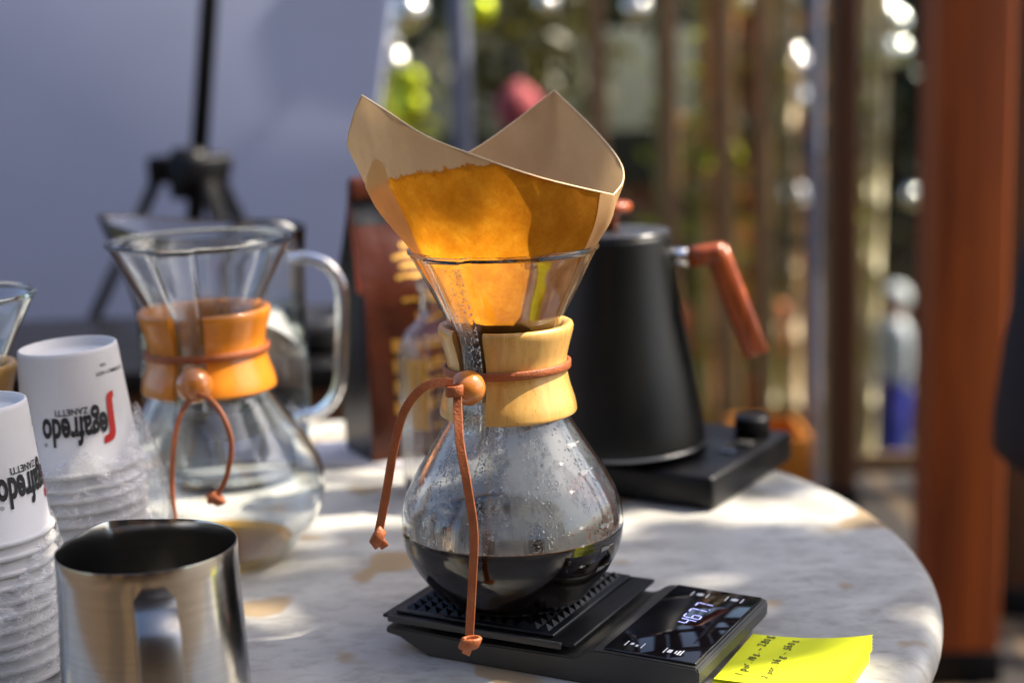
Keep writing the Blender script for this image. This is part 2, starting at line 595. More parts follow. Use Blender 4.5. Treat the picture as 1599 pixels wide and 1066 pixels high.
# ================================================================ SETTING
GROUND = pbr('lawn_soil', (0.06, 0.075, 0.03), 0.9, c2=(0.10, 0.085, 0.05), nscale=1.2)
PAVING = pbr('terrace_boards', (0.014, 0.009, 0.006), 0.75, c2=(0.15, 0.095, 0.045), nscale=1.0, stretch=(7, 0.12, 1), bump=0.3, bscale=3, lohi=(0.47, 0.60))  # dark and gold streaks added for the steel jug to reflect
g = mesh_obj('ground', [(-250, -250, -2.2), (250, -250, -2.2), (250, 250, -2.2), (-250, 250, -2.2)], [(0, 1, 2, 3)], GROUND, smooth=False)
tag(g, None, None, kind='structure')
terr = box('terrace', PAVING, (14, 9.95, 2.2), (0, -1.025, -1.1))
tag(terr, None, None, kind='structure')

# the marble table
table = empty('round_table', (-0.178, 1.066, 0), 'round white-grey marble table with a thick rounded edge', 'table')
TR, TH = 0.4675, 0.032
prof = [(0.0, T)]
prof += [(0.15, T), (0.3, T), (0.4, T), (TR - 0.014, T)]
for k in range(1, 13):
    a = math.pi / 2 - math.pi * k / 12
    prof.append((TR - 0.014 + 0.014 * math.cos(a), T - TH / 2 + TH / 2 * math.sin(a)))
prof.append((0.0, T - TH))
lathe('table_top', prof, MARBLE, table, n=128)
lathe('pedestal', [(0.035, 0.02), (0.03, 0.1), (0.028, 0.6), (0.05, 0.69), (0.14, 0.71), (0.14, T - TH), (0, T - TH)], BLACKM, table, n=32)
lathe('base', [(0.0, 0.0), (0.24, 0.0), (0.24, 0.012), (0.2, 0.022), (0.05, 0.04), (0.03, 0.08)], BLACKM, table, n=48)

# ================================================================ CARAFES
TS = R(-35)                                   # where the pouring channel faces
G_OUT = [(0.0, 0.0), (0.030, 0.0), (0.041, 0.001), (0.047, 0.0052), (0.0525, 0.012), (0.0600, 0.0215), (0.0655, 0.0325), (0.0680, 0.044), (0.0682, 0.052), (0.0659, 0.063), (0.0623, 0.0715), (0.0579, 0.0801), (0.0494, 0.0938), (0.0425, 0.105), (0.0365, 0.1155), (0.0328, 0.127), (0.0306, 0.138), (0.0300, 0.147), (0.0306, 0.156), (0.0330, 0.168), (0.0380, 0.180), (0.0450, 0.194), (0.0520, 0.208), (0.0562, 0.2155)]
_gp = catmull([(r, z, 0) for r, z in G_OUT], 4)
G_PROF = [(max(p.x, 0.0), p.y) for p in _gp]
def g_r(z):
    """outer glass radius at height z (above the base curve)"""
    for (r0, z0), (r1, z1) in zip(G_PROF[8:], G_PROF[9:]):
        if z0 <= z <= z1 and z1 > z0:
            return r0 + (r1 - r0) * (z - z0) / (z1 - z0)
    return G_PROF[-1][0] if z > 0.1 else 0.045
def sstep(a, b, x):
    t = min(1, max(0, (x - a) / (b - a)))
    return t * t * (3 - 2 * t)
def channel(ts, k=1.0):
    def f(th, z, r):
        d = abs((th - ts + math.pi) % (2 * math.pi) - math.pi)
        w = 1 - sstep(R(11), R(14.5), d)
        return k * 0.0062 * w * sstep(0.098, 0.128, z) * (1.0 if z < 0.19 else 1.0 + 0.0 * z)
    return f
def make_carafe(loc, scale, ts, wood_mat, label, group):
    root = empty('pour_over_carafe', loc, label, 'coffee maker', group)
    root.scale = scale if isinstance(scale, tuple) else (scale,) * 3
    w = 0.0021
    inner = []
    for i, (r, z) in enumerate(G_PROF):
        a = G_PROF[max(i - 1, 0)]; b = G_PROF[min(i + 1, len(G_PROF) - 1)]
        tx, tz = b[0] - a[0], b[1] - a[1]
        l = math.hypot(tx, tz) or 1
        inner.append((max(r - w * tz / l, 0.0), z + w * tx / l if r > 0.001 else z + w * 1.6))
    top = G_PROF[-1]; ti = inner[-1]
    rc = ((top[0] + ti[0]) / 2 + 0.0003, top[1] + 0.0012)
    rim = [(rc[0] + 0.0017 * math.cos(R(a)), rc[1] + 0.0017 * math.sin(R(a))) for a in (-35, -10, 15, 45, 75, 105, 135, 165, 195, 215)]
    V, F = lathe_data(G_PROF + rim + inner[::-1], 180, radial=channel(ts))
    mesh_obj('glass_body', V, F, GLASS, root)
    # two wooden collar halves, a gap over the channel
    cp = [(0.0417, 0.1185), (0.0408, 0.1245), (0.0378, 0.1345), (0.0362, 0.1435), (0.0364, 0.151), (0.0383, 0.159), (0.0404, 0.1665)]
    cp = [(p.x, p.y) for p in catmull([(r, z, 0) for r, z in cp], 4)]
    outer = [(0.0386, 0.1168), (0.0403, 0.1170), (0.0414, 0.1176)] + cp + [(0.0408, 0.1695), (0.0402, 0.1714), (0.0388, 0.1720), (0.0370, 0.1716)]
    inn = [(g_r(z) + 0.0004, z) for z in (0.1700, 0.164, 0.156, 0.147, 0.138, 0.128, 0.1195)]
    ring = outer + inn + [outer[0]]
    for (a, b) in ((ts + R(15.5), ts + math.pi - R(1.0)), (ts + math.pi + R(1.0), ts + 2 * math.pi - R(15.5))):
        o = lathe('collar_half', ring, wood_mat, root, n=56, t0=a, t1=b, cap=True)
        sharp(o, 50)
    return root
def tie(root, ts, bead_p, strands, knots, rect=(0.0050, 0.0018), band_z=0.1455, bead_r=0.0104, band_r=0.0377):
    t = empty('leather_tie', (0, 0, 0))
    t.parent = root
    t.scale = tuple(1 / v for v in root.scale)
    zs = [band_z + 0.0012 * math.sin(2 * math.pi * k / 72 * 1.0 + 0.6) for k in range(72)]
    pts = []
    for k in range(72):
        th = 2 * math.pi * k / 72
        pts.append((band_r * math.sin(th), -band_r * math.cos(th), zs[k]))
    sweep('band', pts, LEATHER, t, rect=(0.0022, 0.0050), up=Vector((0, 0, 1)), closed=True)
    # sweep() lays the wide side along `a`; keep the strap standing upright
    bm = bmesh.new()
    bmesh.ops.create_uvsphere(bm, u_segments=32, v_segments=20, radius=bead_r)
    me = bpy.data.meshes.new('bead'); bm.to_mesh(me); bm.free()
    me.polygons.foreach_set('use_smooth', [True] * len(me.polygons))
    me.materials.append(BEAD)
    share('bead', me, t, bead_p)
    for s in strands:
        sharp(sweep('strand', catmull(s, 8), LEATHER, t, rect=rect), 30)
    for (p, q) in knots:
        p, q = Vector(p), Vector(q)
        d = (q - p).normalized()
        kn = []
        side = Vector((d.z, 0, -d.x))
        for k in range(24):                    # the wrap of an overhand knot, a tilted loop
            a = 2 * math.pi * k / 24
            kn.append(p + side * 0.0044 * math.cos(a) + Vector((0, 1, 0)) * 0.0032 * math.sin(a) + d * 0.0022 * math.cos(a))
        sweep('knot', kn, LEATHER, t, rect=(0.0024, 0.0062), up=d, closed=True)
        sweep('strand_end', [p - d * 0.002, p + d * 0.004, q + d * 0.001], LEATHER, t, rect=rect)
    return t

# --- the sharp one on the scale
CB = Vector((-0.0035, 0.91, T + 0.029))
c1 = make_carafe(CB, 1.0, TS, WOOD, 'glass pour-over carafe with pale wooden collar standing on the black scale', 'pour-over carafes on the table')
s1 = [(-0.0312, -0.058, 0.1483), (-0.0385, -0.064, 0.1499), (-0.0481, -0.068, 0.1474), (-0.0578, -0.07, 0.136), (-0.0645, -0.07, 0.1159), (-0.0705, -0.07, 0.0881), (-0.0756, -0.07, 0.0664)]
s2 = [(-0.0283, -0.060, 0.1457), (-0.0283, -0.064, 0.1336), (-0.0276, -0.072, 0.117), (-0.0241, -0.078, 0.0926), (-0.0215, -0.078, 0.0663), (-0.0232, -0.078, 0.0399), (-0.0263, -0.078, 0.0056)]
t1 = tie(c1, TS, (-0.0227, -0.0505, 0.1432), [s1, s2], [((-0.0765, -0.07, 0.0626), (-0.0731, -0.07, 0.0572)), ((-0.0261, -0.078, 0.0006), (-0.0286, -0.078, -0.0052))])
kn = [Vector((-0.0300, -0.0600, 0.1440)) + Vector((0.0042 * math.cos(2 * math.pi * k / 24), 0.0034 * math.sin(2 * math.pi * k / 24), 0.0004 * math.cos(2 * math.pi * k / 24))) for k in range(24)]
sweep('knot', kn, LEATHER, t1, rect=(0.0022, 0.0062), up=Vector((0, 0, 1)), closed=True)

# coffee in the bulb
def in_r(z):
    return g_r(z) - 0.0012                    # wets the glass: no air between wall and coffee
LVL = 0.0462
pr = [(0.0, 0.0020), (0.030, 0.0020), (0.0415, 0.0034), (0.0450, 0.0056)] + [(in_r(z), z) for z in (0.0085, 0.012, 0.016, 0.02, 0.025, 0.03, 0.035, 0.04, 0.0435)] + [(in_r(LVL), LVL + 0.0012), (in_r(LVL) - 0.0012, LVL + 0.0003), (in_r(LVL) - 0.003, LVL), (0.0, LVL)]
cof = empty('brewed_coffee', CB, 'black coffee filling the bottom of the carafe on the scale', 'coffee')
lathe('liquid', pr, COFFEE, cof, n=96)
fo = []
rr0 = in_r(LVL) - 0.0018
for k in range(120):
    th = 2 * math.pi * k / 120
    fo.append((rr0 * math.sin(th), -rr0 * math.cos(th), LVL + 0.0009))
sweep('foam_ring', fo, FOAM, cof, r=0.0007, sides=6, up=Vector((0, 0, 1)), closed=True)
bm = bmesh.new()
rnd = random.Random(3)
for k in range(260):                           # bubbles gathered along the back and the right
    th = rnd.gauss(R(100), R(45)) if k % 3 else rnd.uniform(-math.pi, math.pi)
    rr = in_r(LVL) - 0.0028 - abs(rnd.gauss(0, 0.006))
    b_r = rnd.uniform(0.0005, 0.0017)
    bmesh.ops.create_icosphere(bm, subdivisions=1, radius=b_r, matrix=Matrix.Translation((rr * math.sin(th), -rr * math.cos(th), LVL + b_r * 0.3)))
me = bpy.data.meshes.new('bubbles'); bm.to_mesh(me); bm.free()
me.polygons.foreach_set('use_smooth', [True] * len(me.polygons)); me.materials.append(DROP)
o = share('bubbles', me, cof); o['kind'] = 'stuff'

GLINT_BUBBLE = solid_glass('red_glint', (0.85, 0.22, 0.04), ior=1.2)
bm = bmesh.new()
for k in range(220):                           # bubbles tinted red to stand for reflected orange glints on the right
    th = rnd.gauss(R(60), R(9)) if k % 3 else rnd.gauss(R(118), R(14))
    z = LVL + abs(rnd.gauss(0, 0.0075))
    b_r = rnd.uniform(0.0010, 0.0026)
    rr = g_r(z) - 0.0026 - b_r * 0.8
    bmesh.ops.create_icosphere(bm, subdivisions=1, radius=b_r, matrix=Matrix.Translation((rr * math.sin(th), -rr * math.cos(th), z)))
me = bpy.data.meshes.new('glint_bubbles'); bm.to_mesh(me); bm.free()
me.polygons.foreach_set('use_smooth', [True] * len(me.polygons)); me.materials.append(GLINT_BUBBLE)
o = share('glint_bubbles', me, cof); o['kind'] = 'stuff'
# condensation: mist and drops on the inner wall
fogp = [(g_r(z) - 0.0026, z) for z in [0.0475 + k * 0.0033 for k in range(22)]]
lathe('mist', fogp, FOG, c1, n=120)
droptmpl = []
bm = bmesh.new()
bmesh.ops.create_icosphere(bm, subdivisions=1, radius=1.0)
dv = [v.co.copy() for v in bm.verts]; dfc = [tuple(v.index for v in f.verts) for f in bm.faces]
bm.free()
V, F = [], []
rnd = random.Random(11)
def add_drop(th, z, size, rr, flat=0.45, stretch=1.0):
    n = Vector((math.sin(th), -math.cos(th), 0))
    t = Vector((math.cos(th), math.sin(th), 0))
    c = Vector((rr * math.sin(th), -rr * math.cos(th), z))
    b0 = len(V)
    dr = (g_r(z + 0.001) - g_r(z - 0.001)) / 0.002 if z < 0.21 else 0.5
    upv = (n * dr + Vector((0, 0, 1))).normalized()
    nn = t.cross(upv)
    for v in dv:
        V.append(c + t * v.x * size + upv * v.z * size * stretch + nn * v.y * size * flat)
    for f in dfc:
        F.append(tuple(b0 + i for i in f))
for k in range(5600):
    z = rnd.uniform(0.047, 0.122)
    th = rnd.uniform(R(-85), R(85))
    # clear runs where water has trickled down
    run = math.sin(th * 11.0 + 1.3) + 0.6 * math.sin(th * 23.0)
    if run > 0.45 and rnd.random() < 0.93:
        continue
    if th > R(38) and rnd.random() < 0.8:
        continue
    if noise.noise(Vector((th * 6, z * 90, 0))) < -0.28 and rnd.random() < 0.8:
        continue
    sz = rnd.choice((0.00034, 0.00042, 0.0005, 0.0006, 0.0008)) * rnd.uniform(0.8, 1.25)
    if rnd.random() < 0.02: sz *= 1.7
    add_drop(th, z, sz, g_r(z) - 0.0024, stretch=rnd.uniform(1.0, 1.35))
ch = channel(TS)
for k in range(1100):                          # the pouring channel is misted up too
    z = rnd.uniform(0.10, 0.212)
    th = TS + R(rnd.uniform(-9.5, 9.5))
    if rnd.random() > 0.5 + 0.5 * (th - TS) / R(10):
        continue
    add_drop(th, z, rnd.uniform(0.0003, 0.0007), g_r(z) - 0.0024 + ch(th, z, 0), stretch=rnd.uniform(1, 1.6))
VV, FF = [], []
for i in range(25):
    z = 0.122 + 0.0905 * i / 24
    for j in range(9):
        th = TS + R(-10 + 20 * j / 8)
        rr = g_r(z) - 0.0027 + ch(th, z, 0)
        VV.append((rr * math.sin(th), -rr * math.cos(th), z))
for i in range(24):
    for j in range(8):
        a = i * 9 + j; FF.append((a, a + 1, a + 10, a + 9))
mesh_obj('mist', VV, FF, FOG, c1)
o = mesh_obj('droplets', V, F, DROP, c1); o['kind'] = 'stuff'

# volume marks printed on the right of the bulb
def on_bulb(v2, th0, z0):
    out = []
    for (x, y) in v2:
        z = z0 + y
        rr = g_r(z) + 0.00025
        th = th0 + x / rr
        out.append((rr * math.sin(th), -rr * math.cos(th), z))
    return out
for s, z in (('200ml', 0.0275), ('300ml', 0.0405), ('400ml', 0.0545), ('500ml', 0.0700), ('600ml', 0.0850), ('700ml', 0.1000)):
    v2, f2, wd = text_data(s, 0.0037)
    mesh_obj('volume_mark', on_bulb(v2, R(50), z), f2, PRINTG, c1, smooth=False)
    q = [(wd + 0.001, 0.0012), (wd + 0.0052, 0.0012), (wd + 0.0052, 0.0017), (wd + 0.001, 0.0017)]
    mesh_obj('volume_tick', on_bulb(q, R(50), z), [(0, 1, 2, 3)], PRINTG, c1, smooth=False)
for z in (0.0345, 0.0475, 0.0580, 0.0780, 0.0930):   # little mug pictograms
    shapes = []
    A = lambda *p: shapes.append(p)
    A((0.0, 0), (0.0022, 0), (0.0022, 0.0026), (0.0, 0.0026))
    A((0.0024, 0.0003), (0.0034, 0.0008), (0.0034, 0.0018), (0.0024, 0.0023), (0.0024, 0.0018), (0.0029, 0.0015), (0.0029, 0.0011), (0.0024, 0.0008))
    A((-0.0022, 0.0010), (-0.0006, 0.0010), (-0.0006, 0.0015), (-0.0022, 0.0015))
    A((0.0042, 0.0010), (0.0058, 0.0010), (0.0058, 0.0015), (0.0042, 0.0015))
    vv, ff = [], []
    for p in shapes:
        b0 = len(vv); vv += list(p); ff.append(tuple(range(b0, b0 + len(p))))
    mesh_obj('cup_mark', on_bulb([(x * 0.6, y * 0.6) for x, y in vv], R(36), z), ff, PRINTG, c1, smooth=False)

# --- the paper filter
filt = empty('paper_filter', CB, 'unbleached paper cone filter with two raised corners, wet and glowing orange', 'coffee filter')
loop = [(-0.0756, -0.042, 0.3097), (-0.0626, -0.054, 0.3019), (-0.0398, -0.065, 0.2873), (-0.0138, -0.072, 0.2765), (0.0172, -0.068, 0.2644), (0.0422, -0.052, 0.2559), (0.0647, -0.025, 0.2482),
        (0.0727, 0.005, 0.254), (0.0721, 0.03, 0.2645), (0.0579, 0.055, 0.2832), (0.0353, 0.075, 0.3063), (0.0083, 0.068, 0.287), (-0.0183, 0.055, 0.271), (-0.0481, 0.04, 0.2599), (-0.074, 0.02, 0.2623), (-0.087, -0.005, 0.2776), (-0.0862, -0.02, 0.2858), (-0.0818, -0.032, 0.2982), (-0.0756, -0.042, 0.3097)]
top = catmull(loop[0:7], 8)[:-1] + catmull(loop[6:11], 8)[:-1] + catmull(loop[10:19], 8)[:-1]
M_ = len(top)
def cone_r(z):
    return max(0.002, min(0.0535 - (0.214 - z) * 0.486, g_r(z) - 0.0030))
zl = [0.110, 0.118, 0.128, 0.14, 0.15, 0.16, 0.17, 0.18, 0.19, 0.20, 0.208, 0.2155]
ths = []
for p in top:
    ths.append(math.atan2(p.x, -p.y))
V, F = [], []
for z in zl:
    for th in ths:
        rr = cone_r(z) + 0.0006 * math.sin(th * 5 + z * 60) * sstep(0.15, 0.2, z)
        V.append((rr * math.sin(th), -rr * math.cos(th), z))
UP = 16
for i in range(1, UP + 1):
    t = i / UP
    for k, p in enumerate(top):
        b = Vector(V[(len(zl) - 1) * M_ + k])
        q = b.lerp(p, t)
        out_ = Vector((q.x, q.y, 0)).normalized()
        q += out_ * 0.006 * math.sin(math.pi * t) * (0.4 + 0.6 * sstep(0.25, 0.31, p.z))
        q += out_ * 0.0007 * noise.noise(Vector((q.x * 120, q.y * 120, q.z * 30)))
        q += out_ * 0.0016 * noise.noise(Vector((q.x * 45, q.y * 45, q.z * 40)))
        V.append(q)
rows = len(zl) + UP
for i in range(rows - 1):
    for k in range(M_):
        a = i * M_ + k; b = i * M_ + (k + 1) % M_
        F.append((a, b, b + M_, a + M_))
mesh_obj('cone', V, F, FILTER, filt)
# overlapping folded layers: a paler flap down each side of the wet front panel
def flap(k0, k1, hi, name):
    VV, FF = [], []
    rows_ = list(range(4, len(zl) + hi))
    for i in rows_:
        for k in range(k0, k1):
            p = Vector(V[i * M_ + k % M_]); o_ = Vector((p.x, p.y, 0)).normalized()
            VV.append(p + o_ * 0.0007)
    n_ = k1 - k0
    for i in range(len(rows_) - 1):
        for k in range(n_ - 1):
            a = i * n_ + k
            FF.append((a, a + 1, a + 1 + n_, a + n_))
    return mesh_obj(name, VV, FF, FLAP, filt)
FLAP, nt, out = new_mat('dry_fold')
_d = N(nt, 'ShaderNodeBsdfDiffuse'); _d.inputs[0].default_value = (0.70, 0.48, 0.25, 1)
_t = N(nt, 'ShaderNodeBsdfTranslucent'); _t.inputs[0].default_value = (1.0, 0.80, 0.45, 1)
_mx = N(nt, 'ShaderNodeMixShader'); _mx.inputs[0].default_value = 0.55
nt.links.new(_d.outputs[0], _mx.inputs[1]); nt.links.new(_t.outputs[0], _mx.inputs[2]); nt.links.new(_mx.outputs[0], out.inputs[0])
flap(M_ - 22, M_ + 5, 10, 'folded_layer')
flap(45, 56, UP, 'folded_layer')
EDGE = pbr('paper_edge', (0.74, 0.56, 0.34), 0.8)  # paler than the sheet: the sunlit rim is put into the edge colour
sweep('cut_edge', [p + Vector((0, 0, 0.0002)) for p in top], EDGE, filt, r=0.00055, sides=6, up=Vector((0, 0, 1)), closed=True)
# wet coffee grounds in the cone
GRD = pbr('grounds', (0.02, 0.009, 0.004), 0.45, c2=(0.045, 0.02, 0.008), nscale=400, bump=0.8, bscale=900)
gz = [0.114, 0.125, 0.14, 0.155, 0.168, 0.178]
gr_ = empty('coffee_grounds', CB, 'wet dark coffee grounds lying in the paper filter', 'coffee')
lathe('grounds_bed', [(cone_r(z) - 0.0012, z) for z in gz] + [(0.03, 0.177), (0.015, 0.173), (0.0, 0.172)], GRD, gr_, n=48)

# --- the second carafe, blurred, behind the milk jug
C2 = Vector((-0.222, 1.10, T))
c2 = make_carafe(C2, (1.17, 1.17, 1.085), R(-6), WOOD2, 'empty glass carafe with honey-brown wooden collar and a looped leather tie', 'pour-over carafes on the table')
s3 = [(-0.0004, -0.066, 0.1341), (-0.0079, -0.072, 0.121), (-0.0119, -0.080, 0.0997), (-0.0132, -0.086, 0.0737), (-0.0121, -0.088, 0.0499)]
s4 = [(0.0033, -0.066, 0.1367), (0.0147, -0.074, 0.134), (0.0245, -0.081, 0.1223), (0.0291, -0.085, 0.1048), (0.0252, -0.087, 0.0846), (0.0176, -0.088, 0.0698)]
tie(c2, R(-6), (0.0010, -0.0575, 0.1410), [s3, s4], [((-0.0121, -0.088, 0.0475), (-0.0115, -0.088, 0.043)), ((0.0168, -0.088, 0.068), (0.012, -0.088, 0.066))], rect=(0.0034, 0.0022), band_z=0.1555, bead_r=0.0125, band_r=0.0442)
rem = empty('coffee_remnant', C2, 'thin amber puddle of coffee left in the empty carafe', 'coffee')
rem.scale = (1.15, 1.15, 1.085)
lathe('liquid', [(0.0, 0.0050), (0.038, 0.0050), (0.0445, 0.0070), (0.0465, 0.0092), (0.0455, 0.0090), (0.0, 0.0090)], AMBERLIQ, rem, n=64)
# --- a third at the left edge of the picture
c3 = make_carafe(Vector((-0.366, 0.985, T)), 1.0, R(-120), WOOD, 'carafe cut off by the picture edge, only its rim and pale collar showing', 'pour-over carafes on the table')
tie(c3, R(-120), (-0.046, 0.025, 0.143), [[(-0.05, 0.03, 0.14), (-0.062, 0.035, 0.12), (-0.07, 0.04, 0.09)]], [], band_z=0.1455)

# ================================================================ SCALE UNDER THE CARAFE
E1 = Vector((0.883, -0.468, 0)).normalized()
SCA = math.atan2(E1.y, E1.x)
scale = empty('coffee_scale', (-0.084, 0.901, T), 'slim black kitchen scale with studded mat and glossy display under the carafe', 'scale', rz=SCA)
SW = 0.121
def extrude(name, prof, mat, parent, y0, y1, bevel=0.0008, smooth=False):
    bm = bmesh.new()
    a = [bm.verts.new((x, y0, z)) for x, z in prof]
    b = [bm.verts.new((x, y1, z)) for x, z in prof]
    n = len(prof)
    bm.faces.new(a)
    bm.faces.new(list(reversed(b)))
    for i in range(n):
        bm.faces.new((a[i], b[i], b[(i + 1) % n], a[(i + 1) % n]))
    bmesh.ops.recalc_face_normals(bm, faces=bm.faces)
    if bevel:
        ed = [e for e in bm.edges if e.calc_face_angle(0) > R(25)]
        bmesh.ops.bevel(bm, geom=ed, offset=bevel, segments=2, affect='EDGES', clamp_overlap=True)
    me = bpy.data.meshes.new(name); bm.to_mesh(me); bm.free()
    me.materials.append(mat)
    o = bpy.data.objects.new(name, me); col.objects.link(o); o.parent = parent
    return o
side = [(0.030, 0.0), (0.192, 0.0), (0.205, 0.0100), (0.2055, 0.0185), (0.204, 0.0205), (0.146, 0.0215), (0.141, 0.0212), (0.137, 0.0195), (0.133, 0.0165), (0.129, 0.0150), (0.060, 0.0140), (0.001, 0.0155), (0.000, 0.0110), (0.010, 0.0095), (0.018, 0.0055)]
extrude('housing', side, DARKGREY, scale, 0.0, SW, 0.0009)
plat = box('platform', BLACKP, (0.131, SW + 0.001, 0.0024), (0.064, SW / 2, 0.0220), scale, 0.0010)
box('lip', DARKGREY, (0.118, 0.0022, 0.0042), (0.0625, -0.0016, 0.0215), scale, 0.0006)
box('spindle', BLACKP, (0.09, 0.08, 0.008), (0.064, SW / 2, 0.0172), scale)
mat_ = box('studded_mat', RUBBER, (0.108, 0.114, 0.0022), (0.0600, SW / 2, 0.0243), scale, 0.0007)
pitch = 0.0076
pv = [(-.5, -.5, 0), (.5, -.5, 0), (.5, .5, 0), (-.5, .5, 0), (0, 0, 1)]
pm = bpy.data.meshes.new('stud')
pm.from_pydata([(x * pitch * 0.88, y * pitch * 0.88, z * 0.0034) for x, y, z in pv], [], [(0, 1, 4), (1, 2, 4), (2, 3, 4), (3, 0, 4), (3, 2, 1, 0)])
pm.materials.append(RUBBER)
for i in range(13):
    for j in range(14):
        share('stud', pm, mat_, (-0.0456 + i * pitch, -0.0494 + j * pitch, 0.00108))
disp = box('display', SCREEN, (0.0560, 0.1150, 0.0016), (0.1745, SW / 2, 0.0218), scale, 0.0006)
disp.rotation_euler = (0, R(0.98), 0)
# display graphics lie flat on the glass; their reading direction runs along the short side
def on_disp(v2, ox, oy, name, mat):
    vv = [(ox - y, oy + x, 0.00088) for x, y in v2[0]]
    return mesh_obj(name, vv, v2[1], mat, disp, smooth=False)
SEG = {'a': ((0.1, 1.9), (0.9, 1.9)), 'b': ((1, 1.05), (1, 1.85)), 'c': ((1, 0.15), (1, 0.95)), 'd': ((0.1, 0.1), (0.9, 0.1)), 'e': ((0, 0.15), (0, 0.95)), 'f': ((0, 1.05), (0, 1.85)), 'g': ((0.1, 1), (0.9, 1))}
DIG = {'4': 'fgbc', '6': 'acdefg', '7': 'abc'}
def digit(chn, x0, s):
    vv, ff = [], []
    for k in DIG[chn]:
        (xa, ya), (xb, yb) = SEG[k]
        p, q = Vector((xa, ya)), Vector((xb, yb))
        d = (q - p).normalized(); n_ = Vector((-d.y, d.x)) * 0.07
        b0 = len(vv)
        for w_ in (p - n_, q - n_, q + n_, p + n_):
            vv.append((x0 + w_.x * s + 0.16 * w_.y * s, w_.y * s))
        ff.append((b0, b0 + 1, b0 + 2, b0 + 3))
    return vv, ff
for k, chn in enumerate('4677'):
    on_disp(digit(chn, 0.0, 0.0058), 0.0066, -0.004 + k * 0.0090 + (0.0018 if k == 3 else 0), 'digit', LED)
on_disp(([(0, 0), (0.0009, 0), (0.0009, 0.0009), (0, 0.0009)], [(0, 1, 2, 3)]), 0.0066, 0.0228, 'decimal_point', LED)
def icon(ox, oy, kind):
    vv, ff = [], []
    def q(x, y, w_, h):
        b0 = len(vv)
        vv.extend([(x, y), (x + w_, y), (x + w_, y + h), (x, y + h)]); ff.append((b0, b0 + 1, b0 + 2, b0 + 3))
    q(0, -0.0042, 0.0060, 0.0007); q(0, 0.0042, 0.0060, 0.0007)
    if kind == 0:
        q(0.0016, -0.0016, 0.0028, 0.0008); q(0.0016, 0.0012, 0.0028, 0.0008); q(0.0012, -0.0006, 0.0036, 0.0016)
    elif kind == 1:
        q(0.0008, -0.0018, 0.0024, 0.0014); q(0.0020, 0.0008, 0.0024, 0.0018)
    else:
        q(0.0002, -0.0030, 0.005, 0.0010); q(0.001, -0.0014, 0.0034, 0.0008); q(0.001, 0.0010, 0.0036, 0.0022)
    on_disp(([(x * 1.25, y * 1.2) for x, y in vv], ff), ox, oy, 'icon', PRINTW)
icon(-0.008, 0.0420, 0); icon(0.0145, 0.0420, 0); icon(-0.0130, -0.0500, 1); icon(0.0110, -0.0505, 2)

# ================================================================ STICKY NOTES
pad = empty('sticky_notes', (-0.084 + 0.2045 * E1.x + 0.0665 * 0.468, 0.901 + 0.2045 * E1.y + 0.0665 * 0.883, T), 'pad of neon yellow sticky notes with handwritten doses beside the scale', 'note pad', rz=SCA + R(1.5))
# local frame: x away from the scale, y along its short side (reading direction of the writing), origin in the middle of the left edge
box('block', NOTE, (0.072, 0.074, 0.0052), (0.0362, -0.009, 0.0027), pad)
def sheet_z(x, lvl):
    return 0.0056 + lvl * 0.00035 + (0.0012 + 0.0016 * lvl) * (x / 0.074) ** 2.4 + 0.0016 * math.sin(x * 30) * 0.2
for lvl in range(5):
    VV, FF = [], []
    nx, ny = 18, 6
    for i in range(nx + 1):
        for j in range(ny + 1):
            x = 0.0002 * lvl + 0.074 * i / nx * (1 - 0.004 * lvl)
            y = -0.046 + 0.074 * j / ny + 0.0006 * lvl * (i / nx)
            VV.append((x, y, sheet_z(x, lvl) + 0.0012 * (j / ny) * (i / nx) ** 2))
    for i in range(nx):
        for j in range(ny):
            a = i * (ny + 1) + j
            FF.append((a, a + ny + 1, a + ny + 2, a + 1))
    mesh_obj('sheet', VV, FF, NOTE, pad)
rnd = random.Random(5)
def handwriting(s, x0, y0, size):
    cur = y0
    for chn in s:
        if chn == ' ':
            cur += size * 0.34; continue
        v2, f2, wd = text_data(chn, size * rnd.uniform(0.88, 1.12), offset=0.00006, shear=0.25)
        an = R(rnd.uniform(-9, 9)); jx = rnd.uniform(-0.0004, 0.0004)
        vv = []
        for (x, y) in v2:
            xr = x * math.cos(an) - y * math.sin(an); yr = x * math.sin(an) + y * math.cos(an)
            lx, ly = x0 + jx - yr, cur + xr
            vv.append((lx, ly, sheet_z(lx, 4) + 0.0012 * ((ly + 0.046) / 0.074) * (lx / 0.074) ** 2 + 0.00035))
        mesh_obj('handwriting', vv, f2, INK, pad, smooth=False)
        cur += wd + size * 0.13
handwriting('1 por. 18g. \u2013 280g', 0.0145, -0.036, 0.0068)
handwriting('2 por. 36g \u2013 560g', 0.0300, -0.038, 0.0068)

# ================================================================ PAPER CUPS
CH, CRB, CRM = 0.080, 0.0312, 0.0376          # height, base radius, mouth radius (standing upside down)
def cup_profile():
    # z measured down from the upturned base: base rim at 0, mouth at -CH
    return [(0.0, -0.0060), (CRB - 0.0022, -0.0060), (CRB - 0.0016, -0.0004), (CRB - 0.0009, 0.0), (CRB, -0.0006), (CRB + 0.0004, -0.0030), (CRB + (CRM - CRB) * 0.5, -CH * 0.5), (CRM - 0.0004, -CH + 0.0036)] + \
           [(CRM + 0.0004 + 0.0016 * math.sin(a), -CH + 0.0018 + 0.0018 * math.cos(a)) for a in [R(x) for x in (20, 55, 90, 125, 160, 200)]] + [(CRM - 0.0012, -CH + 0.003)]
CUPV, CUPF = lathe_data(cup_profile(), 64)
cupme = bpy.data.meshes.new('paper_cup')
cupme.from_pydata(CUPV, [], CUPF); cupme.update()
cupme.polygons.foreach_set('use_smooth', [True] * len(cupme.polygons)); cupme.materials.append(CUP)
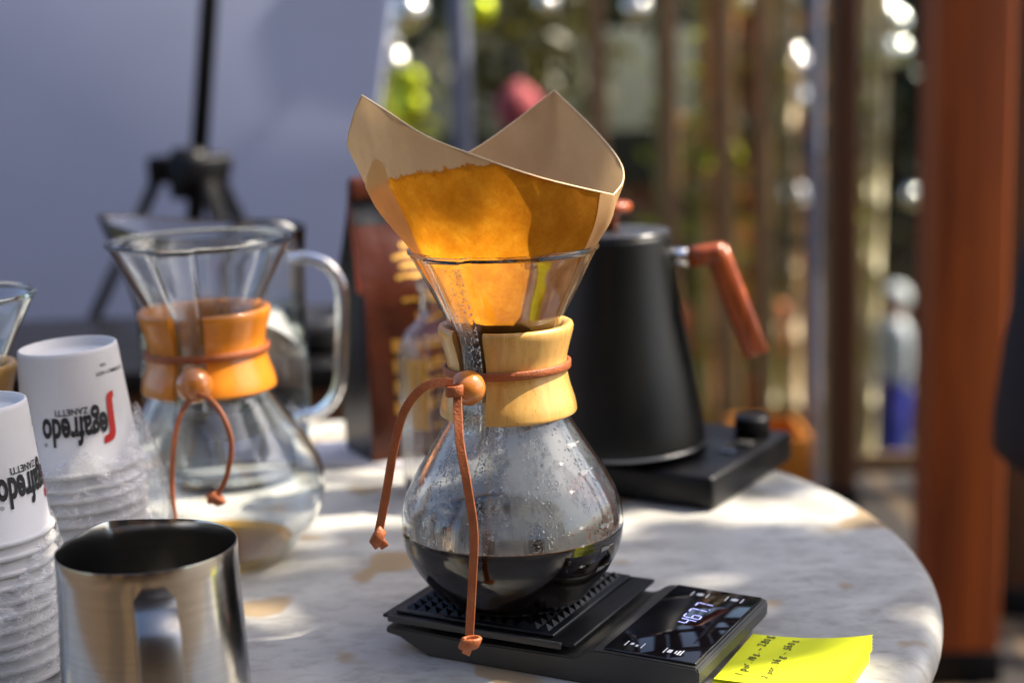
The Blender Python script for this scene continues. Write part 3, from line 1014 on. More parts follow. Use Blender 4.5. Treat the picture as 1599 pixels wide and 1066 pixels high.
def on_cup(v2, th0, z0):
    out = []
    for (x, y) in v2:
        z = z0 + y
        rr = CRB + (CRM - CRB) * (-z / CH) + 0.0005
        th = th0 + x / rr
        out.append((rr * math.sin(th), -rr * math.cos(th), z))
    return out
LOGO = {}
def logo_meshes():
    res = []
    K = 8566.0
    red = [(665, 378), (640, 381), (625, 388), (616, 400), (612, 420), (611, 440), (608, 590), (604, 601), (596, 606), (572, 611), (565, 652), (600, 649), (622, 643), (638, 628), (645, 612), (648, 590), (651, 430), (653, 420), (658, 415), (663, 414)]
    pts = [((x - 450) / K, -(y - 540) / K) for x, y in red]
    n = len(pts)
    ff = [(i, i + 1, n - 2 - i, n - 1 - i) for i in range(n // 2 - 1)]
    res.append(('logo_initial', pts, ff, REDINK))
    v2, f2, wd = text_data('egafredo', 0.0250, offset=0.00075, shear=0.12, fit=0.0430)
    # printed for the upright cup, so upside down here: reading direction runs to the left
    res.append(('logo_lettering', [((603 - 450) / K - x, -(486 - 540) / K - y) for x, y in v2], f2, INK))
    v2, f2, wd = text_data('ZANETTI', 0.0058, offset=0.00008, fit=0.0208)
    res.append(('logo_lettering', [((500 - 450) / K - x, -(436 - 540) / K - y) for x, y in v2], f2, INK))
    v2, f2, wd = text_data('\u00ae', 0.0035)
    res.append(('logo_lettering', [((256 - 450) / K - x, -(612 - 540) / K - y) for x, y in v2], f2, INK))
    for s, (x, y), sz in (('EXTREMELY HOT.', (790, 262), 0.0034), ('USA', (640, 222), 0.0026)):
        v2, f2, wd = text_data(s, sz, offset=0.00004)
        res.append(('small_print', [((x - 450) / K - u, -(y - 540) / K - w_) for u, w_ in v2], f2, INK))
    return res
LM = logo_meshes()
ORD = ['first', 'second', 'third', 'fourth', 'fifth', 'sixth', 'seventh', 'eighth', 'ninth', 'tenth', 'eleventh', 'twelfth', 'thirteenth', 'fourteenth', 'fifteenth']
def cup_stack(x, y, ztop, n, pitch_, tilt, spin, group, where):
    base = Matrix.Translation((x, y, T + ztop)) @ Matrix.Rotation(tilt[0], 4, 'X') @ Matrix.Rotation(tilt[1], 4, 'Y')
    for k in range(n):
        m = base @ Matrix.Translation((rnd.uniform(-.0004, .0004), rnd.uniform(-.0004, .0004), -k * pitch_ + (rnd.uniform(-.0009, .0009) if k else 0))) @ Matrix.Rotation(R(rnd.uniform(-0.5, 0.5)) if k else 0, 4, 'Y') @ Matrix.Rotation(rnd.uniform(0, 6.28) if k else 0, 4, 'Z')
        if k == 0:
            lab = 'upturned white paper cup with red and black printed logo, topmost of the ' + where
        else:
            lab = 'plain nested white paper cup, ' + ORD[k] + ' from the top of the ' + where
        root = bpy.data.objects.new('paper_cup', cupme)
        col.objects.link(root)
        root.matrix_world = m
        tag(root, lab, 'paper cup', group)
        if k == 0:
            for (nm, v2, f2, mt) in LM:
                mesh_obj(nm, on_cup([(a, b) for a, b in v2], spin, -0.0472), f2, mt, root, smooth=False)
    return base
rnd = random.Random(9)
b1 = cup_stack(-0.288, 0.98, 0.1835, 13, 0.0083, (R(1.0), R(-2.2)), R(20), 'paper cups in the taller wrapped stack', 'taller stack')
b2 = cup_stack(-0.3180, 0.88, 0.1690, 11, 0.0085, (R(0.5), R(-1.0)), R(74), 'paper cups in the shorter stack', 'shorter stack')
def sleeve(base, ztop, zlen, r0, label, seed, bulge=0.010):
    VV, FF = [], []
    nz, na = 44, 96
    for i in range(nz + 1):
        t = i / nz
        z = -(0.068 + (zlen - 0.068) * t)
        for k in range(na):
            th = 2 * math.pi * k / na
            base_r = CRM if -z > CH - 0.006 else CRB + (CRM - CRB) * (-z / CH)
            rr = base_r + 0.0022 + bulge * sstep(0.0, 0.35, t) * (0.45 + 0.55 * max(0, math.sin(th * 1.0 + seed)))
            rr += 0.0046 * noise.noise(Vector((math.sin(th) * 3 + seed, math.cos(th) * 3, z * 34))) + 0.0050 * (0.35 - abs(noise.noise(Vector((math.sin(th) * 4, math.cos(th) * 4 + seed, z * 60 + th * 2)))))
            rr = max(rr, base_r + 0.0009 + (0.0032 if -z > CH - 0.01 else 0))
            zz = z + (0.026 * max(0, math.sin(th - 0.5)) ** 2 + 0.006 * math.sin(th * 5 + seed)) * (1 - t) ** 2
            VV.append((rr * math.sin(th), -rr * math.cos(th), zz))
    for i in range(nz):
        for k in range(na):
            a = i * na + k; b = i * na + (k + 1) % na
            FF.append((a, b, b + na, a + na))
    o = mesh_obj('plastic_sleeve', VV, FF, FILM)
    o.matrix_world = base
    tag(o, label, 'plastic wrap')
sleeve(b1, 0.1835, 0.180, 0, 'crinkled clear plastic sleeve around the taller cup stack', 0.2, 0.013)
b2s = b2 @ Matrix.Translation((0, 0, -0.030))
sleeve(b2s, 0.12, 0.136, 0, 'clear plastic sleeve slipped down around the shorter cup stack', 2.2, 0.013)

# ================================================================ STEEL MILK JUG
JB = Vector((-0.1965, 0.78, T))
jug = empty('milk_jug', JB, 'brushed stainless steel milk jug with strap handle at the front left', 'jug')
SP = math.pi - R(-17) - R(34)                 # spout points back and left
SP = R(180 + 36)
def spout(th, z, r):
    d = abs((th - SP + math.pi) % (2 * math.pi) - math.pi)
    w = max(0, 1 - d / R(32))
    return 0.0058 * w ** 1.3 * sstep(0.05, 0.110, z)
def jug_prof(off):
    return [(0.049 - off, 0.0035), (0.0498 - off, 0.02), (0.0492 - off, 0.05), (0.0478 - off, 0.08), (0.0472 - off, 0.100), (0.0474 - off, 0.1095)]
prof = [(0.0, 0.0), (0.047, 0.0)] + jug_prof(0) + [(0.0472, 0.1103), (0.0468, 0.1103)] + jug_prof(0.0009)[::-1] + [(0.0, 0.004)]
V, F = lathe_data(prof, 128, radial=lambda th, z, r: spout(th, z, r) if r > 0.03 else 0)
V = [(x, y, z + (0.0012 * max(0, 1 - abs((math.atan2(x, -y) - SP + math.pi) % (2 * math.pi) - math.pi) / R(40)) ** 1.3 if z > 0.105 else 0)) for x, y, z in V]
jb = mesh_obj('body', V, F, STEEL, jug)
sharp(jb, 60)
HA = R(16)
hd = Vector((math.sin(HA), -math.cos(HA), 0))
hp = [hd * 0.0465 + Vector((0, 0, 0.0955)), hd * 0.055 + Vector((0, 0, 0.0965)), hd * 0.068 + Vector((0, 0, 0.0955)), hd * 0.078 + Vector((0, 0, 0.089)), hd * 0.082 + Vector((0, 0, 0.076)), hd * 0.083 + Vector((0, 0, 0.055)), hd * 0.081 + Vector((0, 0, 0.032)), hd * 0.068 + Vector((0, 0, 0.017)), hd * 0.0485 + Vector((0, 0, 0.013))]
hs = sweep('handle', catmull(hp, 8), STEELH, jug, rect=(0.0205, 0.0024), axis=(math.cos(HA), math.sin(HA), 0))  # darker steel than the body stands for a dark reflection on the strap
sharp(hs, 50)

# ================================================================ KETTLE AND ITS BASE
KB = Vector((0.085, 1.26, T))
BU, BV = Vector((0.53, 0.848, 0)), Vector((-0.848, 0.53, 0))
kbase = empty('kettle_base', Vector((0.152, 1.165, T)) + BU * 0.083 + BV * 0.10, 'dark rectangular electric base with a control knob under the kettle', 'kettle base', rz=math.atan2(BU.y, BU.x))
# local x along BU (towards the back right), y along BV (to the left)
box('housing', BLACKP, (0.168, 0.205, 0.0270), (0, 0, 0.0150), kbase, 0.0045, seg=3)
box('foot_pad', RUBBER, (0.150, 0.186, 0.002), (0, 0, 0.001), kbase)
lathe('heating_plate', [(0.0, 0.0292), (0.060, 0.0292), (0.064, 0.0300), (0.066, 0.0318), (0.0, 0.0322)], BLACKM, kbase, n=64, loc=(-0.019, 0.004, 0))
kn_ = lathe('control_knob', [(0.0, 0.0285), (0.0150, 0.0285), (0.0152, 0.0445), (0.0140, 0.0465), (0.0, 0.0468)], BLACKM, kbase, n=40, loc=(0.052, -0.078, 0))
box('display', SCREEN, (0.030, 0.020, 0.0010), (0.002, -0.084, 0.0291), kbase, 0.0003)
box('button', DARKGREY, (0.010, 0.014, 0.0020), (0.025, -0.083, 0.0292), kbase, 0.0008)
kettle = empty('gooseneck_kettle', KB + Vector((0, 0, 0.0345)), 'matt black gooseneck kettle with a reddish wooden handle on its base', 'kettle')
KP = [(0.0, 0.0), (0.071, 0.0), (0.0745, 0.0015), (0.0752, 0.006), (0.0735, 0.022), (0.0695, 0.045), (0.0640, 0.075), (0.0580, 0.105), (0.0530, 0.135), (0.0497, 0.160), (0.0486, 0.172), (0.0482, 0.1752), (0.0470, 0.1760), (0.0, 0.1762)]
lathe('body', KP, KETTLE, kettle, n=96)
lathe('bottom_ring', [(0.0748, 0.0022), (0.0758, 0.0026), (0.0759, 0.0036), (0.0752, 0.0042)], STEELH, kettle, n=96)
lid = lathe('lid', [(0.0475, 0.1764), (0.0480, 0.1785), (0.0468, 0.1800), (0.030, 0.1806), (0.0, 0.1810)], pbr('lid_metal', (0.10, 0.10, 0.105), 0.25, metal=0.7), kettle, n=80)
lathe('lid_knob', [(0.0, 0.1808), (0.0062, 0.1808), (0.0058, 0.190), (0.0066, 0.1935), (0.0160, 0.1950), (0.0172, 0.1975), (0.0168, 0.2015), (0.0145, 0.2030), (0.0, 0.2034)], REDWOOD, kettle, n=40)
h0 = Vector((0.0434, -0.006, 0.157)); h1 = Vector((0.0628, -0.012, 0.157)); h2 = Vector((0.0845, -0.018, 0.1600)); h3 = Vector((0.1155, -0.024, 0.0765))
han = sweep('handle', [h1, h1.lerp(h2, 0.5), h2, h2 + (h2 - h1) * 0.25], REDWOOD, kettle, r=0.0088, sides=20)
sweep('ferrule', [h0, h1 + (h1 - h0) * 0.1], CHROME, kettle, r=0.0078, sides=24)
gr = sweep('grip', [h2 + Vector((0.001, 0, 0.006)), h2.lerp(h3, 0.08), h2.lerp(h3, 0.5), h2.lerp(h3, 0.96), h3], REDWOOD, kettle, rect=(0.0200, 0.0150), radii=[0.75, 1.0, 1.0, 1.03, 0.9])
gp = [(-0.066, 0.0, 0.024), (-0.088, 0.004, 0.030), (-0.104, 0.007, 0.060), (-0.106, 0.008, 0.100), (-0.110, 0.009, 0.135), (-0.128, 0.011, 0.155), (-0.150, 0.013, 0.152)]
cg = catmull(gp, 8)
sweep('spout', cg, KETTLE, kettle, r=0.0078, sides=20, radii=[1.25 - 0.65 * i / len(cg) for i in range(len(cg))])

# ================================================================ COFFEE BAG, NAPKIN, JAR, WATER JUG
nap = empty('napkin', (-0.140, 1.375, T), 'folded pale lilac cloth napkin under the brown bag', 'napkin', rz=R(-14))
for lvl, (sx_, sy_) in enumerate(((0.125, 0.085), (0.121, 0.081), (0.117, 0.078))):
    VV, FF = [], []
    for i in range(15):
        for j in range(11):
            x = (i / 14 - 0.5) * sx_; y = (j / 10 - 0.5) * sy_
            VV.append((x, y, 0.0012 + lvl * 0.0014 + 0.0003 * noise.noise(Vector((x * 40, y * 40, lvl)))))
    for i in range(14):
        for j in range(10):
            a = i * 11 + j; FF.append((a, a + 11, a + 12, a + 1))
    o = mesh_obj('fold', VV, FF, NAPKIN, nap)
    sm = o.modifiers.new('s', 'SOLIDIFY'); sm.thickness = 0.0011

bag = empty('coffee_bag', (-0.098, 1.385, T + 0.0048), 'brown gusseted coffee bag with gold print and a black side', 'bag', rz=R(27))
BW, BD, BH = 0.100, 0.066, 0.245
def bag_pt(u, v, h):
    """u,v in -1..1 round the section, h 0..1 up the bag"""
    tp = sstep(0.55, 1.0, h)
    w = BW / 2 * (1 - 0.05 * tp) * (1 + 0.025 * math.sin(h * math.pi))
    d = BD / 2 * (1 - 0.93 * tp) * (1 + 0.08 * math.sin(h * math.pi))
    return Vector((u * w, v * d, h * BH + 0.002 * noise.noise(Vector((u * 3, v * 3, h * 6)))))
def bag_panel(name, mat, fn, nu=12, nh=26, offset=0.0, u0=-1, u1=1, h0_=0, h1_=1):
    VV, FF = [], []
    for i in range(nh + 1):
        for j in range(nu + 1):
            VV.append(fn(u0 + (u1 - u0) * j / nu, h0_ + (h1_ - h0_) * i / nh))
    for i in range(nh):
        for j in range(nu):
            a = i * (nu + 1) + j; FF.append((a, a + 1, a + nu + 2, a + nu + 1))
    return mesh_obj(name, VV, FF, mat, bag)
wr = lambda u, h: 0.0045 * noise.noise(Vector((u * 2.5, h * 7, 0.3)))
front = lambda u, h: bag_pt(u, -1, h) + Vector((0, -0.004 * (1 - u * u) + wr(u, h) * (1 - u ** 4), 0))
bag_panel('front_panel', BAGM, front)
bag_panel('back_panel', BAGBLACK, lambda u, h: bag_pt(-u, 1, h) + Vector((0, 0.004 * (1 - u * u), 0)))
def gusset(sg):
    return lambda u, h: bag_pt(sg, u * sg, h) + Vector((-sg * 0.012 * (1 - abs(u)) * sstep(0.15, 0.8, h), 0, 0))
bag_panel('side_gusset', BAGBLACK, gusset(-1)).data.flip_normals()
bag_panel('side_gusset', BAGBLACK, gusset(1))
mesh_obj('bottom', [bag_pt(-1, -1, 0), bag_pt(1, -1, 0), bag_pt(1, 1, 0), bag_pt(-1, 1, 0)], [(0, 3, 2, 1)], BAGM, bag)
# printing on the front: bands, round gold marks and lines of lettering too blurred to read
fr2 = lambda u, h: front(u, h) + Vector((0, -0.0006, 0))
bag_panel('dark_band', BAGBLACK, fr2, h0_=0.86, h1_=0.995)
bag_panel('red_stripe', BAGRED, lambda u, h: bag_pt(-1, u, h) + Vector((-0.0008, 0, 0)), 3, 20, u0=-1.0, u1=-0.55, h0_=0.62, h1_=0.99)
for k in range(4):
    h = 0.40 - k * 0.075
    bag_panel('gold_mark', GOLD, fr2, 4, 4, u0=-0.55, u1=-0.15, h0_=h, h1_=h + 0.048)
    for q in range(2):
        bag_panel('gold_line', GOLD, fr2, 4, 1, u0=0.0, u1=0.75, h0_=h + 0.008 + q * 0.022, h1_=h + 0.018 + q * 0.022)
for h, a, b in ((0.58, -0.35, 0.8), (0.60, 0.0, 0.6), (0.665, -0.4, 0.75), (0.70, -0.3, 0.7), (0.735, -0.4, 0.6), (0.77, -0.2, 0.7), (0.10, -0.1, 0.75), (0.525, -0.1, 0.7)):
    bag_panel('gold_line', GOLD, fr2, 6, 1, u0=a, u1=b, h0_=h, h1_=h + 0.014)
box('top_fold', BAGM, (BW * 0.95, 0.010, 0.022), (0, -0.002, BH - 0.004), bag, 0.003, rot=(R(-14), 0, 0))

jar = empty('glass_bottle', (-0.056, 1.245, T), 'ribbed clear glass bottle between the brown bag and the carafe', 'bottle')
def ribs(th, z, r):
    return 0.0011 * math.cos(th * 22) * sstep(0.012, 0.03, z) * (1 - sstep(0.118, 0.132, z)) if r > 0.02 else 0
jp = [(0.0, 0.0), (0.034, 0.0), (0.0375, 0.004), (0.038, 0.02), (0.038, 0.115), (0.0365, 0.128), (0.031, 0.140), (0.0225, 0.148), (0.0195, 0.154), (0.0195, 0.172), (0.0215, 0.174), (0.0215, 0.180), (0.0205, 0.182)]
ji = [(max(r - 0.0026, 0), z + (0.004 if z < 0.003 else 0)) for r, z in jp][::-1]
lathe('glass_body', jp + ji, THICK, jar, n=176, radial=ribs)
lathe('label', [(0.0346, 0.062), (0.0346, 0.118)], AMBER_GLOW, jar, n=20, t0=R(-68), t1=R(-22))  # added amber patch standing for light glowing through the bottle

wj = empty('water_jug', (-0.252, 1.325, T), 'tall clear glass water jug with a looped handle behind the carafe', 'jug')
def wspout(th, z, r):
    d = abs((th - R(-100) + math.pi) % (2 * math.pi) - math.pi)
    return 0.034 * max(0, 1 - d / R(46)) ** 1.5 * sstep(0.14, 0.215, z) if r > 0.03 else 0
wp = [(0.0, 0.0), (0.062, 0.0), (0.068, 0.004), (0.070, 0.02), (0.0715, 0.08), (0.0725, 0.15), (0.0740, 0.19), (0.0765, 0.212)]
wi = [(max(r - 0.003, 0), z + (0.006 if z < 0.003 else 0)) for r, z in wp][::-1]
wjb = lathe('glass_body', wp + [(0.0760, 0.2140), (0.0745, 0.2142)] + wi, THICK, wj, n=96, radial=wspout)
for v in wjb.data.vertices:                    # the lip rises towards the spout
    d = abs((math.atan2(v.co.x, -v.co.y) - R(-100) + math.pi) % (2 * math.pi) - math.pi)
    v.co.z += (0.006 + 0.014 * max(0, 1 - d / R(70)) ** 1.3) * sstep(0.15, 0.215, v.co.z)
hh = [Vector(p) + Vector((0, -0.005, 0)) for p in ((0.066, -0.020, 0.1937), (0.080, -0.026, 0.1955), (0.0985, -0.030, 0.1886), (0.1090, -0.033, 0.1690), (0.1070, -0.034, 0.125), (0.1020, -0.034, 0.0840), (0.086, -0.028, 0.0630), (0.062, -0.020, 0.0560))]
sweep('handle', catmull(hh, 8), THICK, wj, r=0.0054, sides=18)
wat = lathe('water', [(0.0, 0.0050), (0.062, 0.0050), (0.0672, 0.012), (0.0698, 0.08), (0.0708, 0.150), (0.0, 0.150)], WATER, None, n=72, loc=(-0.252, 1.325, T))
tag(wat, 'still clear water filling two thirds of the glass jug', 'water')

# ================================================================ THINGS BEHIND THE TABLE
# second table, dark top, wood front
BROWN = wood('brown_timber', (0.22, 0.085, 0.022), (0.13, 0.045, 0.012), grain=(3, 3, 40), coat=0.1, rough=0.5, fl=False)
st = empty('side_counter', (-0.62, 2.02, 0), 'low wooden counter with a black top behind the table', 'counter')
box('top', BLACKP, (1.30, 0.42, 0.03), (0, 0, 0.735), st, 0.003)
for k in range(9):
    box('plank', BROWN, (0.138, 0.022, 0.70), (-0.56 + k * 0.14, -0.175, 0.368), st, 0.003)
for sx_ in (-1, 1):
    box('end_panel', BROWN, (0.022, 0.33, 0.71), (sx_ * 0.625, 0.01, 0.362), st, 0.002)
bowl = lathe('dark_bowl', [(0.0, 0.0), (0.04, 0.0), (0.062, 0.02), (0.07, 0.045), (0.066, 0.045), (0.058, 0.022), (0.0, 0.006)], pbr('bowl_glaze', (0.03, 0.03, 0.035), 0.3), None, n=40, loc=(-0.26, 1.93, T + 0.0005))
tag(bowl, 'small dark bowl on the black counter seen through the jug handle', 'bowl')

# the pale backdrop
PANEL = pbr('backdrop_cloth', (0.50, 0.54, 0.74), 0.85, c2=(0.43, 0.475, 0.62), nscale=1.1)
bd = empty('backdrop_panel', (-1.495, 2.75, 0.40), 'large plain blue-grey backdrop board leaning behind the table', 'backdrop')
bd.rotation_euler = (R(-3), R(9.5), R(2))
box('board', PANEL, (2.30, 0.018, 2.2), (0, 0, 0.78), bd, 0.004)
for sx_ in (-1.13, 1.13):
    box('edge_batten', PANEL, (0.03, 0.03, 2.2), (sx_, 0.025, 0.78), bd, 0.003)

# the light stand
ls = empty('light_stand', (-0.470, 2.30, 0), 'black tripod light stand in front of the blue-grey backdrop', 'tripod')
hub = Vector((0, 0, 0.955))
sweep('pole', [hub + Vector((0, 0, -0.08)), hub + Vector((0.052, 0, 0.3)), hub + Vector((0.205, 0, 1.2))], BLACKM, ls, r=0.0135, sides=16)
lathe('collar', [(0.0, 0.915), (0.030, 0.915), (0.033, 0.925), (0.033, 0.975), (0.024, 0.99), (0.0, 0.99)], BLACKM, ls, n=24)
for ang in (-92, 37, 143):
    d = Vector((math.sin(R(ang)), -math.cos(R(ang)), 0))
    lg = sweep('leg', [hub + d * 0.045, hub + d * 0.56 + Vector((0, 0, -0.945))], BLACKM, ls, rect=(0.026, 0.016), up=d)
    b_ = box('clamp', BLACKM, (0.050, 0.036, 0.040), hub + d * 0.042 + Vector((0, 0, 0.004)), ls, 0.005)
    b_.rotation_euler = (0, 0, R(ang))
    lathe('foot', [(0.0, 0.0), (0.016, 0.0), (0.014, 0.02), (0.0, 0.024)], RUBBER, ls, n=12, loc=tuple(d * 0.56))
sweep('clamp_knob', [hub + Vector((0.02, -0.01, 0.01)), hub + Vector((0.062, -0.016, 0.014))], BLACKM, ls, r=0.012, sides=10)

# steel poles, timber posts
POLE = pbr('painted_steel', (0.20, 0.22, 0.30), 0.35, metal=0.3)
def round_pole(x, y, r, label, zb=0.0, zt=2.6):
    o = empty('steel_pole', (x, y, zb), label, 'pole', 'blue-grey steel poles behind the table')
    lathe('shaft', [(r, 0.01), (r, zt - zb)], POLE, o, n=20)
    lathe('base_plate', [(0.0, 0.0), (0.06, 0.0), (0.06, 0.008), (r + 0.004, 0.010), (r + 0.004, 0.03), (r, 0.034)], POLE, o, n=24)
    lathe('cap', [(r + 0.002, zt - zb - 0.02), (r + 0.002, zt - zb), (0.0, zt - zb + 0.004)], POLE, o, n=20)
round_pole(-0.086, 3.2, 0.020, 'blue-grey steel pole behind the left corner of the paper filter')
round_pole(0.640, 3.2, 0.0135, 'thin blue-grey steel pole between the kettle and the orange post')
ORANGE = wood('orange_timber', (0.50, 0.105, 0.005), (0.08, 0.010, 0.001), grain=(16, 16, 0.8), coat=0.0, rough=0.6, fl=False)
DKTIMBER = wood('dark_timber', (0.12, 0.045, 0.014), (0.07, 0.025, 0.008), grain=(9, 9, 1.2), coat=0.15, rough=0.5, fl=False)
TANT = wood('weathered_timber', (0.28, 0.165, 0.07), (0.18, 0.10, 0.04), grain=(9, 9, 1.2), coat=0.0, rough=0.7, fl=False)
def timber_post(x, y, w, d, zt, mat, label, zb=0.0, cat='post', group=None):
    o = empty('timber_post', (x, y, zb), label, cat, group)
    box('shaft', mat, (w, d, zt - zb - 0.03), (0, 0, (zt - zb) / 2), o, 0.006)
    box('cap', mat, (w + 0.014, d + 0.014, 0.022), (0, 0, zt - zb - 0.005), o, 0.004)
    box('shoe', BLACKM, (w + 0.008, d + 0.008, 0.06), (0, 0, 0.03), o, 0.003)
timber_post(0.772, 2.6, 0.124, 0.124, 2.7, ORANGE, 'thick orange-brown wooden post right of the table')
timber_post(0.935, 2.9, 0.16, 0.10, 2.7, DKTIMBER, 'dark brown wooden post just behind the orange one')
timber_post(0.790, 3.6, 0.060, 0.060, 2.6, DKTIMBER, 'slim brown wooden post right beside the thin steel pole')
for x, y, w, lab in ((0.270, 4.5, 0.052, 'weathered tan post rising behind the raised filter corner'), (0.476, 4.5, 0.050, 'weathered tan post behind the lid of the kettle'), (0.677, 4.8, 0.046, 'grey-tan post above the kettle handle, left of its twin'), (0.800, 4.8, 0.050, 'grey-tan post above the kettle handle, right of its twin')):
    timber_post(x, y, w, w, 2.4, TANT, lab, zb=-2.2, group='weathered posts along the terrace edge')
# glazed screen between the thin pole and the orange post
scr = empty('glass_screen', (1.02, 3.75, 0), 'clear glass wind screen in a thin frame left of the orange post', 'glass screen')
box('pane', PANE, (0.42, 0.008, 1.9), (0, 0, 1.05), scr)
for sx_ in (-0.225, 0.225):
    box('stile', TANT, (0.030, 0.03, 2.0), (sx_, 0, 1.0), scr, 0.003)
for z in (0.07, 2.03):
    box('rail', TANT, (0.48, 0.03, 0.05), (0, 0.001, z), scr, 0.003)
# added plank screen behind the canes: colours stand for lit streaks and dark gaps
SCR = [wood('screen_dark', (0.045, 0.024, 0.010), (0.025, 0.014, 0.007), grain=(9, 9, 1), coat=0, rough=0.7, fl=False), wood('screen_orange', (0.60, 0.27, 0.03), (0.42, 0.16, 0.018), grain=(9, 9, 1), coat=0, rough=0.7, fl=False), wood('screen_olive', (0.22, 0.17, 0.04), (0.13, 0.10, 0.025), grain=(9, 9, 1), coat=0, rough=0.7, fl=False)]
psn = empty('streak_screen', (0.70, 6.15, -2.2), 'added plank screen behind the kettle, coloured as lit streaks and dark gaps', 'screen')
rn = random.Random(4)
for k in range(17):
    ci = (0, 2, 0, 1, 0, 0, 2, 1, 0, 2, 0, 1, 0, 0, 1, 0, 0)[k]
    hh_ = 2.72 + rn.uniform(-0.16, 0.10)
    box('plank', SCR[ci], (0.070, 0.02, hh_), (-0.56 + k * 0.072, rn.uniform(-0.008, 0.008), hh_ / 2), psn, 0.003)
for z in (0.4, 2.3):
    box('rail', DKTIMBER, (1.26, 0.04, 0.08), (0.01, 0.04, z), psn)
# pergola over the far terrace: unseen, put in to darken the background
pg = empty('shade_roof', (1.0, 4.7, 0), 'timber pergola, added out of view to darken the far end of the terrace', 'shade_roof')
for y in (-1.5, 0.0, 1.5):
    box('beam', DKTIMBER, (6.6, 0.10, 0.16), (0, y, 2.86), pg, 0.005)
for k in range(30):
    if k % 3 == 1 or k in (20, 26): continue
    box('roof_slat', DKTIMBER, (0.20, 3.5, 0.025), (-3.2 + k * 0.222, 0, 2.956), pg, 0.003)
for x in (-3.15, 3.15):
    for y in (-1.5, 1.5):
        zb_ = 0.0 if y < 0 else -2.2
        box('post', DKTIMBER, (0.12, 0.12, 2.77 - zb_), (x, y, (2.77 + zb_) / 2), pg, 0.005)
# orange crate on the terrace
CRATE = pbr('crate_plastic', (0.55, 0.20, 0.012), 0.5, c2=(0.48, 0.16, 0.01), nscale=8)
cr = empty('crate', (0.525, 3.1, 0), 'orange crate standing on the terrace behind the kettle base', 'crate')
cr.scale = (0.74, 0.8, 0.97)
for k in range(3):
    for sy_ in (-1, 1):
        box('slat', CRATE, (0.19, 0.012, 0.105), (0, sy_ * 0.12, 0.065 + k * 0.115), cr, 0.002)
    for sx_ in (-1, 1):
        box('slat', CRATE, (0.012, 0.22, 0.105), (sx_ * 0.09, 0, 0.065 + k * 0.115), cr, 0.002)
box('bottom', CRATE, (0.165, 0.22, 0.01), (0, 0, 0.012), cr)
for sx_ in (-1, 1):
    for sy_ in (-1, 1):
        box('corner_post', CRATE, (0.018, 0.018, 0.345), (sx_ * 0.073, sy_ * 0.104, 0.1735), cr)

# ================================================================ GARDEN
def leaf_mesh(V, F, p, n, t, l, w):
    b0 = len(V)
    s = n.cross(t)
    V.extend((p - t * l * 0.5, p + s * w * 0.5 + n * w * 0.12, p + t * l * 0.5, p - s * w * 0.5 + n * w * 0.12))
    F.append((b0, b0 + 1, b0 + 2, b0 + 3))
def rand_dir(rn):
    while True:
        v = Vector((rn.uniform(-1, 1), rn.uniform(-1, 1), rn.uniform(-1, 1)))
        if 0.05 < v.length < 1:
            return v.normalized()
def foliage(name, mat, parent, n, centre, rad, leaf, seed, clumps=14, spread=0.42):
    rn = random.Random(seed)
    cs = []
    for k in range(clumps):
        d = rand_dir(rn) * (rn.random() ** 0.4)
        cs.append((Vector((d.x * rad[0], d.y * rad[1], d.z * rad[2])) * 0.8, rn.uniform(0.6, 1.2)))
    V, F = [], []
    for k in range(n):
        c, s = rn.choice(cs)
        d = rand_dir(rn) * (rn.random() ** 0.5) * spread * s
        p = Vector(centre) + c + Vector((d.x * rad[0], d.y * rad[1], d.z * rad[2]))
        nn = (rand_dir(rn) + Vector((0, 0, 0.5))).normalized()
        tt = nn.orthogonal().normalized()
        tt = Matrix.Rotation(rn.uniform(0, 6.28), 3, nn) @ tt
        l = leaf * rn.uniform(0.6, 1.4)
        leaf_mesh(V, F, p, nn, tt, l, l * rn.uniform(0.45, 0.7))
    o = mesh_obj(name, V, F, mat, parent, smooth=False)
    return o
LEAF_D = leafy('leaf_dark', (0.010, 0.016, 0.004), (0.026, 0.034, 0.007), 0.25)
LEAF_M = leafy('leaf_mid', (0.05, 0.085, 0.018), (0.10, 0.14, 0.03), 0.45)
LEAF_OL = leafy('leaf_olive', (0.045, 0.048, 0.008), (0.10, 0.085, 0.014), 0.4)
LEAF_Y = leafy('leaf_yellow', (0.22, 0.26, 0.025), (0.34, 0.34, 0.03), 0.55)
LEAF_O = leafy('leaf_dry', (0.30, 0.14, 0.03), (0.20, 0.11, 0.03), 0.4)
BARK = pbr('bark', (0.09, 0.065, 0.045), 0.9, c2=(0.05, 0.036, 0.025), nscale=14, bump=0.6, bscale=40)
def shrub(x, y, zb, rad, h, mat, n, leaf, label, seed, name='shrub', cat='shrub', group=None, clumps=14):
    o = empty(name, (x, y, zb), label, cat, group)
    rn = random.Random(seed + 50)
    for k in range(4):
        tip = Vector((rn.uniform(-.5, .5) * rad[0], rn.uniform(-.5, .5) * rad[1], h))
        sweep('stem', catmull([(tip.x * 0.1, tip.y * 0.1, 0), (tip.x * 0.4, tip.y * 0.4, h * 0.5), tip], 4), BARK, o, r=0.02, sides=6, radii=[1.3 - 0.11 * i for i in range(9)])
    foliage('crown', mat, o, n, (0, 0, h), rad, leaf, seed, clumps)
    return o
